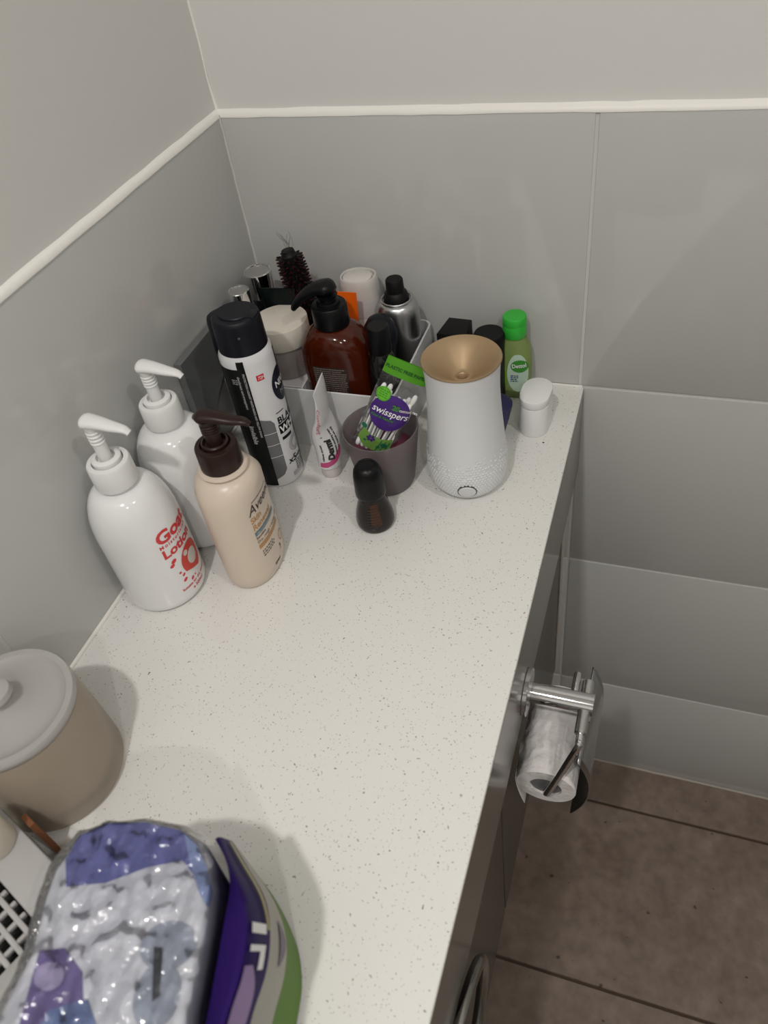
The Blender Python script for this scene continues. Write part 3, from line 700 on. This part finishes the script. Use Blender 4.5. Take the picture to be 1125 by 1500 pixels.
# cotton bud packet : local x across, y up the packet, z out of the face
Bc = Vector((.1985, -.2040, .0475)); Tc = Vector((.2415, -.1735, .1385)); yv = (Tc - Bc).normalized()
xv = Vector((.80, .12, -.45)); xv = (xv - yv * xv.dot(yv)).normalized(); zv = xv.cross(yv)
cbm = Matrix(((xv.x, yv.x, zv.x, Bc.x), (xv.y, yv.y, zv.y, Bc.y), (xv.z, yv.z, zv.z, Bc.z), (0, 0, 0, 1)))
cp_ = thing('cotton_bud_packet', 'clear packet of cotton buds with purple and green print standing in the candle glass', 'packet', (0, 0, 0))
cp_.matrix_world = cbm
PL = (Tc - Bc).length; PWh = .0215
def packz(x, y):
    t = max(0, min(1, y / PL)); return .0068 * max(0, 1 - (abs(x) / PWh) ** 3) * (1 - max(0, (t - .6) / .4)) * min(1, .45 + t * 3)
def sheet(x0, x1, y0, y1, s=1, nx=16, ny=26, off=0.0, wob=0.0):
    bm = bmesh.new(); V = []
    for j in range(ny + 1):
        y = y0 + (y1 - y0) * j / ny; V.append([])
        for i in range(nx + 1):
            x = x0 + (x1 - x0) * i / nx
            zz = s * (packz(x, y) + off) + wob * noise.noise(Vector((x * 160, y * 160, s * 5)))
            V[-1].append(bm.verts.new((x, y, zz)))
    for j in range(ny):
        for i in range(nx): bm.faces.new((V[j][i], V[j][i + 1], V[j + 1][i + 1], V[j + 1][i]))
    return bm
ob('wrapper_film', joinbm(sheet(-PWh, PWh, -.001, PL - .0135, 1, wob=.0009), sheet(-PWh, PWh, -.001, PL - .0135, -1, wob=.0009)), CLEAR, cp_)
def onp_(bm, o=.0006):
    bmesh.ops.triangulate(bm, faces=bm.faces[:])
    for _ in range(4):
        es = [e for e in bm.edges if e.calc_length() > .004]
        if not es: break
        bmesh.ops.subdivide_edges(bm, edges=es, cuts=1); bmesh.ops.triangulate(bm, faces=bm.faces[:])
    for v in bm.verts: v.co.z = packz(v.co.x, v.co.y) + o
    return bm
ob('header', joinbm(onp_(rect(-PWh, PWh, PL - .0165, PL), .0012), sheet(-PWh, PWh, PL - .0165, PL, -1, off=.0004)), mat('header_green', (.075, .30, .010), .4), cp_, label='green header strip')
ob('header_lettering', onp_(textbm('PLASTIC FREE PAPER', .0045, .0002, align='CENTER', at=(0, PL - .0105)), .0016), mat('header_ink', (.01, .09, .005), .5), cp_)
ob('purple_disc', onp_(disc(.0010, PL * .50, .0196, .0190, 44), .0014), mat('purple_ink', (.060, .018, .18), .35), cp_, label='purple printed disc')
ob('brand_lettering', onp_(joinbm(textbm('swisspers', .0100, .0001, .15, align='CENTER', at=(.0015, PL * .475), width=.95), textbm('COTTON TIPS', .0028, .0001, at=(.0085, PL * .475 + .0085))), .0020), WHINK, cp_)
ob('count_lettering', onp_(joinbm(textbm('20', .0070, .0004, at=(.0010, PL * .475 + .0080)), textbm('Kind & Natural', .0038, .0001, .3, at=(-.0160, PL * .475 - .0050))), .0022), mat('count_green', (.05, .22, .03), .4), cp_)
ob('lime_badge', onp_(disc(-.0120, PL * .50 + .0170, .0072, .0072, 28), .0022), mat('lime_ink', (.14, .48, .03), .4), cp_)
ob('badge_print', onp_(joinbm(ring2d(-.0120, PL * .50 + .0170, .0062, .0066), lines(-.0165, PL * .50 + .0200, 4, .009, .0022, 6)), .0026), mat('badge_dark', (.04, .26, .01), .4), cp_)
ob('leaf_print', onp_(poly([(-.0185, .016), (-.010, .0085), (.002, .007), (.013, .003), (.0165, .012), (.0150, .026), (.004, .023), (-.008, .024), (-.016, .029)]), .0010), mat('leaf_ink', (.15, .30, .06), .4), cp_)
bs = [disc(x, y, a, a * .8, 12) for x, y, a in ((-.0165, .030, .003), (.009, .017, .0035), (.004, .013, .002), (-.011, .016, .0015))]
ob('leaf_dark_print', onp_(joinbm(*bs, *[poly([(x, .006), (x + .0012, .006), (x + .004, .022), (x + .0030, .022)]) for x in (.002, .006, .010)]), .0014), mat('leaf_dark', (.012, .13, .07), .4), cp_)
ob('flower_print', onp_(joinbm(*[disc(-.006 + .003 * math.cos(a), .0205 + .0022 * math.sin(a), .0018, .0013, 10, a) for a in (0, 1.05, 2.1, 3.14, 4.2, 5.2)]), .0018), MATS['purple_ink'], cp_)
budb = None
q = random.Random(5)
cw = mat('cotton', (.82, .82, .80), .9)
def bud(x, y0, y1, z, dx=0):
    P = [Vector((x + dx * t, y0 + (y1 - y0) * t, z)) for t in (0, .012, .05, .11, .15, .17, .83, .85, .89, .95, .988, 1)]
    return tube(P, [.0008, .0019, .0026, .0024, .0015, .0011, .0011, .0015, .0024, .0026, .0019, .0008], 12)
bi = 0
for row, zz in ((0, .0022), (1, -.0024)):
    for i in range(7 if row == 0 else 6):
        x = -.0155 + i * .0050 + row * .0025; dx = q.uniform(-.001, .0025) + (.0012 * i if i > 3 else 0)
        if x + dx > PWh - .0035: dx = PWh - .0035 - x
        o = tag(ob('cotton_bud', bud(x, .0035 + q.uniform(0, .002) + (.0015 * row), PL - .030 + q.uniform(-.004, .005) - (.006 if 2 <= i < 6 else 0), zz, dx), cw), 'white cotton bud inside the clear purple-printed packet', 'cotton bud', 'cotton buds in the clear packet')
        o.matrix_world = cbm

# small amber-black bottle
sb = thing('oil_bottle', 'small dark brown waisted bottle standing alone in front of the candle glass', 'bottle', (.2152, -.2520, 0))
ob('body', lathe([(.0150, 0), (.0178, .0010), (.0192, .004), (.0194, .009), (.0180, .018), (.0152, .028), (.0128, .036), (.0120, .041), (.0110, .043)], 56), mat('dark_amber_glass', (.008, .005, .004), .1), sb)
ob('cap', lathe([(.0140, .0400), (.0148, .0410), (.0150, .0450), (.0142, .0640), (.0130, .0710), (.0105, .0755), (.0078, .0768), (.0072, .0758), (.0060, .0756)], 56), BLK, sb)
fs = wrapper([(.0194, .009), (.0180, .018), (.0152, .028), (.0128, .036)], CIRC, math.radians(-60), .02)
ob('label_patch', wrapmesh(rect(-.006, .004, .012, .036), fs), mat('amber_patch', (.045, .014, .005), .25), sb, label='reddish amber patch')
fs2 = wrapper([(.0194, .009), (.0180, .018), (.0152, .028), (.0128, .036)], CIRC, math.radians(-60), .02, .0005)
ob('label_lines', wrapmesh(joinbm(*[rect(-.009, .002, .012 + i * .0030, .0125 + i * .0030) for i in range(7)]), fs2), mat('line_grey', (.05, .038, .03), .4), sb)

# white and pink squeeze tube
pt = thing('ointment_tube', 'white and pink squeezed ointment tube standing on its cap between aerosol and candle glass', 'tube', (0, 0, 0))
TX, TY = .1440, -.1905; TZ = .105; cap_h = .0150
def tsurf(t, q, off=0):
    """t 0..1 up the tube, q angle"""
    rz = math.radians(98) * min(1, t * 1.6) + math.radians(-20) * (1 - min(1, t * 1.6)); wv = .0125 + .0075 * t; a = wv + off; b = .0125 * (1 - t) ** .75 + .0009 + off
    wob = .0018 * math.sin(t * 9) * t
    x, y = a * math.cos(q), b * math.sin(q)
    X = x * math.cos(rz) - y * math.sin(rz) + wob; Y = x * math.sin(rz) + y * math.cos(rz)
    return Vector((TX + X - .0035 * t, TY + Y + .0155 * t, cap_h + (TZ - cap_h) * t))
bm = bmesh.new(); vr = [[bm.verts.new(tsurf(i / 24, 2 * PI * k / 44)) for k in range(44)] for i in range(25)]
for a, b in zip(vr, vr[1:]):
    for k in range(44): bm.faces.new((a[k], a[(k + 1) % 44], b[(k + 1) % 44], b[k]))
bm.faces.new(vr[0][::-1]); bm.faces.new(vr[-1])
ob('tube', bm, mat('tube_white', (.68, .67, .67), .35), pt)
ob('cap', lathe([(.0098, 0), (.0106, .0010), (.0112, .0135), (.0108, .0150)], 40, off=(TX, TY)), mat('cap_pinkish', (.68, .62, .61), .4), pt)
def ton(bm, q0, off=.0003):
    """u along circumference (m), v height (m)"""
    bmesh.ops.triangulate(bm, faces=bm.faces[:])
    for _ in range(4):
        es = [e for e in bm.edges if e.calc_length() > .0022]
        if not es: break
        bmesh.ops.subdivide_edges(bm, edges=es, cuts=1); bmesh.ops.triangulate(bm, faces=bm.faces[:])
    for v in bm.verts:
        t = max(0, min(1, (v.co.y - cap_h) / (TZ - cap_h))); rz = math.radians(98) * min(1, t * 1.6) + math.radians(-20) * (1 - min(1, t * 1.6))
        v.co = tsurf(t, q0 - rz + v.co.x / (.0125 + .0035 * t), off)
    return bm
q0 = math.radians(-58)
ob('pink_band', ton(poly([(-.0125, .0170), (-.004, .0175), (.006, .0215), (.0125, .0290), (.0125, .0390), (.006, .0310), (-.002, .0240), (-.0125, .0215)]), q0), mat('pink_band_ink', (.50, .07, .20), .4), pt, label='pink printed band')
ob('pink_script', ton(joinbm(textbm('Comfort', .0088, .0002, .3, at=(-.0065, .0900), rot=-PI / 2), ), q0, .0006), mat('script_pink', (.55, .22, .27), .4), pt)
ob('lettering', ton(joinbm(textbm('Dermi', .0085, .0006, at=(.0035, .0260), rot=PI / 2), lines(-.004, .0520, 1, .002, .002), textbm('intimate soothing cream', .0030, .0001, at=(.0075, .0300), rot=PI / 2), textbm('for topical use only', .0030, .0001, at=(.0112, .0360), rot=PI / 2), textbm('relieves dryness', .0030, .0001, at=(-.0070, .0240), rot=PI / 2)), q0, .0005), mat('soft_black_ink', (.03, .03, .03), .4), pt)

# ---------------------------------------------------------------- large frosted candle jar, bottom left
cj = thing('candle_jar', 'large frosted glass candle jar with flat glass lid against the left wall', 'jar', (.0525, -.5690, 0))
ob('glass', lathe([(.046, 0), (.0505, .002), (.0520, .006), (.0515, .040), (.0498, .088), (.0490, .0925), (.0475, .0925), (.0468, .088), (.0470, .0165), (.044, .0150)], 96), frosted('frosted_clear_glass', (.80, .76, .71), (.58, .50, .41), .50, .3), cj, ang=60)
ob('wax', lathe([(.0445, .0155), (.0462, .017), (.0462, .0650), (.0455, .0655)], 64), mat('beige_wax', (.60, .50, .36), .5), cj, label='beige wax')
ld = ob('lid', lathe([(.0440, .0880), (.0450, .0882), (.0450, .0930), (.0488, .0932), (.0498, .0945), (.0498, .0985), (.0488, .1003), (.0440, .1003), (.0425, .0985), (.0350, .0978), (.0250, .1000), (.014, .1030), (.009, .1060)], 96), frosted('frosted_lid_glass', (.80, .78, .76), (.56, .55, .53), .62, .09), cj, ang=50, label='pale frosted glass lid')
ob('lid_knob', lathe([(.0085, .1050), (.0080, .1075), (.0105, .1110), (.0125, .1150), (.0115, .1190), (.0070, .1210), (.001, .1214)], 48), MATS['frosted_lid_glass'], ld)

# ---------------------------------------------------------------- white ventilated basket and neighbours
tb = thing('plastic_basket', 'white plastic basket, shade painted in as grey, with lattice of square holes at bottom left', 'basket', (.0900, -.6315, 0), math.radians(-20))
BZ = .055
bm = bmesh.new(); x0, x1, y0, y1 = -.030, .0820, -.22, 0
box(bm, x0, x1, -.0290, y1, BZ - .010, BZ, bev=.002); box(bm, x0, x1, y0, y0 + .02, BZ - .010, BZ, bev=.002)
box(bm, x0, x1, -.004, y1 - .001, 0, BZ - .009); box(bm, x0, x1, y0 + .001, y0 + .004, 0, BZ - .009)
box(bm, x1 - .014, x1, y0 + .018, -.027, BZ - .010, BZ, bev=.002); box(bm, x0 + .001, x0 + .004, y0, y1 - .004, 0, BZ - .009); box(bm, x1 - .004, x1 - .001, y0, y1 - .004, 0, BZ - .009)
ob('frame', bm, mat('shaded_white_plastic', (.42, .41, .405), .4), tb)  # shading of the white plastic is put into this grey base colour
bm = bmesh.new()
for k in range(9):
    x = x0 + .006 + k * .0115; box(bm, x, x + .0030, y0 + .015, -.030, BZ - .0085, BZ - .0045, bev=.0008)
for k in range(18):
    y = -.0375 - k * .0095; box(bm, x0 + .004, x1 - .010, y, y + .0036, BZ - .0078, BZ - .0035, bev=.0008)
ob('lattice', bm, MATS['shaded_white_plastic'], tb)
ob('interior_shade_block', B(x0 + .006, x1 - .006, y0 + .006, -.006, .002, BZ - .022), GAP, tb, label='black block painted as shade inside the basket')  # added black block stands in for the shade under the lattice
bm = bmesh.new()
ck = tag(ob('bottle_cap', lathe([(.0125, 0), (.0135, .0015), (.0135, .034), (.0125, .0365), (.010, .0375)], 48), mat('ivory_plastic', (.66, .60, .50), .4)), 'ivory round cap lying on the basket corner at the left edge', 'cap'); ck.location = (.0790, -.6445, BZ)
tag(ob('brown_card', B(-.006, .006, -.002, .002, 0, .050), mat('brown_card', (.20, .075, .03), .6), loc=(.0860, -.6235, 0), rot=(0, 0, math.radians(-21))), 'sliver of brown card between candle jar and basket', 'card')

# ---------------------------------------------------------------- film-wrapped pack
TOPA = [(.182, -.705), (.171, -.675), (.168, -.660), (.170, -.650), (.175, -.636), (.191, -.6255), (.212, -.6175), (.237, -.6155), (.253, -.619), (.266, -.629), (.274, -.642), (.279, -.658), (.286, -.683), (.292, -.706), (.300, -.740), (.290, -.780), (.200, -.780), (.186, -.740)]
ZA = .128
pa = thing('wrapped_pack', 'crinkly clear film-wrapped white and periwinkle pack in the bottom left foreground', 'packet', (0, 0, 0))
def inset(P, d):
    c = Vector((sum(p[0] for p in P) / len(P), sum(p[1] for p in P) / len(P))); out = []
    for p in P:
        v = Vector(p[:2]) - c; out.append(tuple(c + v * (1 - d / v.length)))
    return out
def pillow(P, zt, zb, rd=.010, n=5):
    bm = bmesh.new(); rows = []
    for i in range(n + 1):
        t = PI / 2 * i / n; rows.append([bm.verts.new((x, y, zt - rd + rd * math.sin(t))) for x, y in inset(P, rd * (1 - math.cos(t)))])
    low = [bm.verts.new((x, y, zb)) for x, y in inset(P, .004)]
    m_ = len(P)
    for i in range(m_): bm.faces.new((low[i], low[(i + 1) % m_], rows[0][(i + 1) % m_], rows[0][i]))
    for a, b in zip(rows, rows[1:]):
        for i in range(m_): bm.faces.new((a[i], a[(i + 1) % m_], b[(i + 1) % m_], b[i]))
    bm.faces.new(low[::-1]); bm.faces.new(rows[-1]); return bm
ob('contents', pillow(inset(TOPA, .004), ZA - .003, .002), mat('pack_white', (.66, .66, .70), .55), pa, label='white contents')
def onA(bm, z=ZA - .0026):
    for v in bm.verts: v.co.z = z
    return bm
PER = mat('periwinkle', (.13, .14, .36), .45); LIL = mat('lilac', (.42, .36, .56), .45)
ob('periwinkle_band', onA(poly([(.188, -.668), (.1785, -.655), (.1785, -.641), (.190, -.6305), (.213, -.6235), (.237, -.6220), (.250, -.627), (.262, -.637), (.268, -.648), (.246, -.637), (.228, -.646), (.209, -.660)])), PER, pa, label='periwinkle blue band')
ob('sky_stripe', onA(poly([(.240, -.6235), (.250, -.627), (.262, -.637), (.2715, -.6475), (.2730, -.6560), (.2640, -.650), (.252, -.638)]), ZA - .0020), mat('sky_blue', (.22, .28, .48), .45), pa)
ob('lilac_patch', onA(poly([(.193, -.700), (.206, -.695), (.222, -.702), (.232, -.716), (.228, -.735), (.205, -.735)])), mat('violet_patch', (.16, .12, .30), .45), pa)
ob('pale_lilac_patch', onA(disc(.2060, -.7090, .0085, .0065, 20), ZA - .0020), LIL, pa)
ob('blue_patch', onA(poly([(.215, -.722), (.232, -.712), (.245, -.722), (.245, -.745), (.215, -.745)]), ZA - .0022), mat('mid_blue', (.13, .18, .36), .45), pa)
ob('grey_halo', onA(disc(.2660, -.7000, .0120, .0150, 30, .3), ZA - .0021), mat('halo_grey', (.34, .37, .44), .5), pa)
ob('grey_halo', onA(disc(.2600, -.6780, .0150, .0120, 30, .3), ZA - .0024), mat('halo_grey', (.34, .37, .44), .5), pa)
ob('dark_slot', onA(poly([(.2535, -.681), (.2580, -.680), (.2680, -.7000), (.2655, -.7035)]), ZA - .0014), mat('slot_black', (.03, .035, .045), .4), pa, label='dark slot')
# crinkled film over the whole pack
bm = bmesh.new(); NX, NY = 150, 170; X0, X1, Y0, Y1 = .155, .305, -.790, -.606
def sdA(x, y):
    d = 1e9; ins = False; P = TOPA; j = len(P) - 1
    for i in range(len(P)):
        a, b = Vector(P[j]), Vector(P[i]); e = b - a; w_ = Vector((x, y)) - a; t = max(0, min(1, w_.dot(e) / e.dot(e))); d = min(d, (w_ - e * t).length)
        if (P[i][1] > y) != (P[j][1] > y) and x < (P[j][0] - P[i][0]) * (y - P[i][1]) / (P[j][1] - P[i][1]) + P[i][0]: ins = not ins
        j = i
    return d if ins else -d
G = {}
for j in range(NY + 1):
    for i in range(NX + 1):
        x = X0 + (X1 - X0) * i / NX; y = Y0 + (Y1 - Y0) * j / NY; s = sdA(x, y)
        if s < -.0035: continue
        k = max(0, min(1, (s + .0035) / .012)); z = ZA + .0015 - .040 * (1 - k) ** 2.2
        cr = noise.noise(Vector((x * 90, y * 90, 1))) * .0022 + noise.noise(Vector((x * 210, y * 150, 4))) * .0009 + abs(noise.noise(Vector((x * 110, y * 50, 7)))) * .0018
        G[i, j] = bm.verts.new((x, y, z + .0010 + max(-.0016, cr)))
for (i, j) in list(G):
    if (i + 1, j) in G and (i, j + 1) in G and (i + 1, j + 1) in G: bm.faces.new((G[i, j], G[i + 1, j], G[i + 1, j + 1], G[i, j + 1]))
bmesh.ops.delete(bm, geom=[v for v in bm.verts if not v.link_faces], context='VERTS')
ob('film', bm, FILM, pa, ang=180, label='crinkled clear plastic film')

# purple pillow pack beside it
L0 = [(.2555, -.619, .118), (.268, -.629, .118), (.2765, -.642, .118), (.281, -.658, .118), (.288, -.683, .118), (.294, -.706, .118), (.303, -.745, .118)]
L1 = [(.259, -.618, .121), (.272, -.6300, .124), (.287, -.644, .125), (.297, -.659, .125), (.303, -.680, .125), (.305, -.701, .125), (.312, -.740, .125)]
L2 = [(.2535, -.609, .090), (.269, -.620, .090), (.2875, -.634, .090), (.298, -.650, .090), (.304, -.669, .090), (.306, -.694, .090), (.315, -.735, .090)]
L3 = [(.244, -.6015, .050), (.263, -.613, .050), (.281, -.626, .050), (.295, -.642, .050), (.302, -.661, .050), (.305, -.686, .050), (.314, -.730, .050)]
L4 = [(.234, -.598, .005), (.254, -.606, .004), (.275, -.621, .004), (.291, -.637, .004), (.301, -.655, .004), (.306, -.676, .004), (.316, -.725, .004)]
LB = [(p[0] + .004, p[1] - .002, .004) for p in L0]
pp = thing('purple_pack', 'shiny dark purple pack with yellow line, white lettering and green end, foreground', 'packet', (0, 0, 0))
def loft(rows, n=4, closed=False, off=0):
    bm = bmesh.new(); S = [smoothpath(r, 6) for r in rows]; G_ = []
    cols = list(zip(*S)); out = []
    for c in cols: out.append(smoothpath(c, n))
    V = [[bm.verts.new(p) for p in c] for c in out]
    for a, b in zip(V, V[1:]):
        for i in range(len(a) - 1): bm.faces.new((a[i], a[i + 1], b[i + 1], b[i]))
    return bm, out
PURP = mat('purple_foil', (.022, .008, .095), .5, spec=.08)
bm, _ = loft([L0, L1, L2]); ob('purple_panel', bm, PURP, pp)
bm, _ = loft([L2, L3]); ob('white_panel', bm, mat('pack_cream', (.42, .40, .36), .5, spec=.2), pp, label='white side panel')
bm, _ = loft([L3, L4]); ob('green_panel', bm, mat('pack_green', (.10, .21, .025), .5, spec=.2), pp, label='green side panel')
bm, _ = loft([L4, LB, L0]); bm.faces.new([bm.verts.new(p) for p in (L0[0], L1[0], L2[0], L3[0], L4[0], LB[0])]); ob('back_panel', bm, PURP, pp)
def on12(a, b, t0, t1, w0, w1, mt, name, off=.0008, n=14):
    """stripe between lofted rows a,b: t along, w across"""
    A_, B_ = smoothpath(a, 6), smoothpath(b, 6); N = len(A_) - 1; bm = bmesh.new(); pr_ = None
    nrm = Vector((.55, .45, .7)).normalized()
    for i in range(n + 1):
        t = (t0 + (t1 - t0) * i / n) * N; k = min(int(t), N - 1); fr = t - k
        P_ = A_[k].lerp(A_[k + 1], fr); Q_ = B_[k].lerp(B_[k + 1], fr)
        wa = w0 if not callable(w0) else w0(i / n); wb_ = w1 if not callable(w1) else w1(i / n)
        cur = [bm.verts.new(P_.lerp(Q_, wa) + nrm * off), bm.verts.new(P_.lerp(Q_, wb_) + nrm * off)]
        if pr_: bm.faces.new((pr_[0], pr_[1], cur[1], cur[0]))
        pr_ = cur
    return ob(name, bm, mt, pp)
on12(L1, L2, .03, .50, lambda s: .45 + .35 * s, lambda s: .62 + .28 * s, mat('yellow_line', (.34, .30, .08), .4), 'yellow_line', .0022)
on12(L1, L2, .475, .520, .15, .75, WHINK, 'white_letter', .0022)
on12(L1, L2, .565, .590, .15, .75, WHINK, 'white_letter', .0022)
on12(L1, L2, .590, .660, .55, .75, WHINK, 'white_letter', .0022)
on12(L1, L2, .64, .95, lambda s: .05, lambda s: .35 + .4 * math.sin(s * 3), mat('lilac_print', (.30, .20, .42), .5), 'flower_print', .0022)
on12(L2, L3, .42, .64, lambda s: .55, lambda s: .55 + .35 * math.sin(s * 3), mat('mauve_print', (.16, .12, .18), .5), 'mauve_print', .0012)

# ---------------------------------------------------------------- toilet roll holder, roll, ring
th = thing('toilet_roll_holder', 'chrome toilet roll holder with curved cover on the vanity front', 'toilet roll holder', (0, 0, 0))
def cylx(x0, x1, y, z, r, seg=40, bev=.0006):
    bm = lathe([(r - bev, 0), (r, bev), (r, x1 - x0 - bev), (r - bev, x1 - x0)], seg)
    for v in bm.verts: v.co = Vector((x0 + v.co.z, y + v.co.x, z + v.co.y))
    return bm
HY, HZ = -.348, -.1000
ob('wall_plate', cylx(W + .0002, W + .0050, HY, HZ, .0235), CHROME, th)
ob('arm', cylx(W + .0045, .4480, HY, HZ, .0105), CHROME, th)
bar = ob('bar', tube(smoothpath([(.4400, -.3240, HZ - .001), (.4400, -.3780, HZ - .001), (.4400, -.3880, HZ - .002), (.4385, -.3925, HZ - .007), (.4200, -.4075, HZ - .062), (.4165, -.4075, HZ - .074), (.4150, -.4020, HZ - .080)], 7), .0034, 16), CHROME, th)
ob('bar_sleeve', tube([(.4400, -.3230, HZ - .001), (.4400, -.3240, HZ - .001), (.4400, -.3790, HZ - .001), (.4400, -.3800, HZ - .001)], [.0045, .0056, .0056, .0045], 24), BRUSHED, bar)
ob('pivot_pin', tube([(.4290, -.3180, HZ + .002), (.4290, -.3190, HZ + .002), (.4290, -.3420, HZ + .002)], [.003, .0037, .0037], 20), CHROME, th)
# curved cover: quarter tube hanging on the outer side
V = []
for j in range(13):      # shallow curved plate hanging outside the roll
    y = -.2980 - .1040 * j / 12
    V.append([(.3470 + .108 * math.cos(a), y, -.1640 + .108 * math.sin(a)) for a in [math.radians(28.5 - 58.5 * i / 18) for i in range(19)]])
bm = bmesh.new(); thk = .0012
outer = [[bm.verts.new(p) for p in r] for r in V]
for a, b in zip(outer, outer[1:]):
    for i in range(18): bm.faces.new((a[i], a[i + 1], b[i + 1], b[i]))
cv = ob('cover', bm, mat('steel_cover', (.42, .43, .43), .18, metal=1), th); sm = cv.modifiers.new('thickness', 'SOLIDIFY'); sm.thickness = thk
ob('cover_hinge', tube([(.4440, HY - .012, HZ - .0105), (.4440, HY + .012, HZ - .0105)], .0024, 16), CHROME, th)
# roll
tr = thing('toilet_roll', 'partly used white toilet roll hanging on the chrome holder', 'toilet roll', (.4140, 0, -.1830))
bm = bmesh.new(); V = []
RRr, r_in = .0290, .0155
prof = [(r_in, -.3000), (RRr - .0006, -.3000), (RRr, -.3008), (RRr, -.3350), (RRr, -.3700), (RRr, -.3972), (RRr - .0006, -.3980), (r_in, -.3980), (r_in, -.3000)]
seg = 64; rg_ = []
for r, y in prof:
    rg_.append([bm.verts.new(((r + (.0006 * noise.noise(Vector((k * .35, y * 60, 0))) if r == RRr else 0)) * math.cos(2 * PI * k / seg), y, r * math.sin(2 * PI * k / seg))) for k in range(seg)])
for a, b in zip(rg_, rg_[1:]):
    for i in range(seg): bm.faces.new((a[i], a[(i + 1) % seg], b[(i + 1) % seg], b[i]))
ob('paper', bm, PAPER, tr)
ob('core', (lambda b: ([setattr(v, 'co', Vector((v.co.x, -.3020 - v.co.z, v.co.y))) for v in b.verts], b)[1])(lathe([(.0150, 0), (.0153, .001), (.0153, .0930), (.0148, .0940)], 48)), mat('spindle_grey', (.16, .16, .165), .35), tr, label='grey spindle end')
# loose sheet hanging on the inner side
bm = bmesh.new(); V = []
for j in range(15):
    y = -.3000 - .0980 * j / 14; row = []
    for i in range(15):
        t = i / 14; L_ = .036 + .016 * (j / 14) + .004 * math.sin(j * 1.1)
        z = .006 - L_ * t; x = -math.sqrt(max(0, RRr ** 2 - z * z)) if z > 0 else -RRr
        row.append(bm.verts.new((x - .0010 + .0095 * t * t * (j / 14) + .0008 * math.sin(j * .9 + t * 3), y, z)))
    V.append(row)
for a, b in zip(V, V[1:]):
    for i in range(14): bm.faces.new((a[i], a[i + 1], b[i + 1], b[i]))
ls = ob('loose_sheet', bm, PAPER, tr); sm = ls.modifiers.new('thickness', 'SOLIDIFY'); sm.thickness = .0004
# crumpled wrapper fold on the roll's top
bm = bmesh.new(); V = []
for j in range(25):
    y = -.3040 - .0900 * j / 24; row = []
    for i in range(21):
        a = math.radians(40 + 125 * i / 20); r = RRr + .0012 + .0036 * abs(noise.noise(Vector((i * .28, y * 45, 2)))) + .0018 * noise.noise(Vector((i * .7, y * 120, 3)))
        row.append(bm.verts.new((r * math.cos(a), y, r * math.sin(a))))
    V.append(row)
for a, b in zip(V, V[1:]):
    for i in range(20): bm.faces.new((a[i], a[i + 1], b[i + 1], b[i]))
ob('rumpled_sheet', bm, PAPER, tr)

trg = thing('towel_ring', 'dark chrome ring hanging on the vanity front at the bottom edge', 'towel ring', (.3880, -.6450, -.2150))
ob('ring', tube([(0, .088 * math.cos(2 * PI * i / 96), .088 * math.sin(2 * PI * i / 96)) for i in range(96)], .0052, 16, closed=True), mat('dark_chrome', (.35, .34, .32), .15, metal=1), trg)
ob('mount', cylx(-.0195, .0, 0, .088, .010), CHROME, trg)
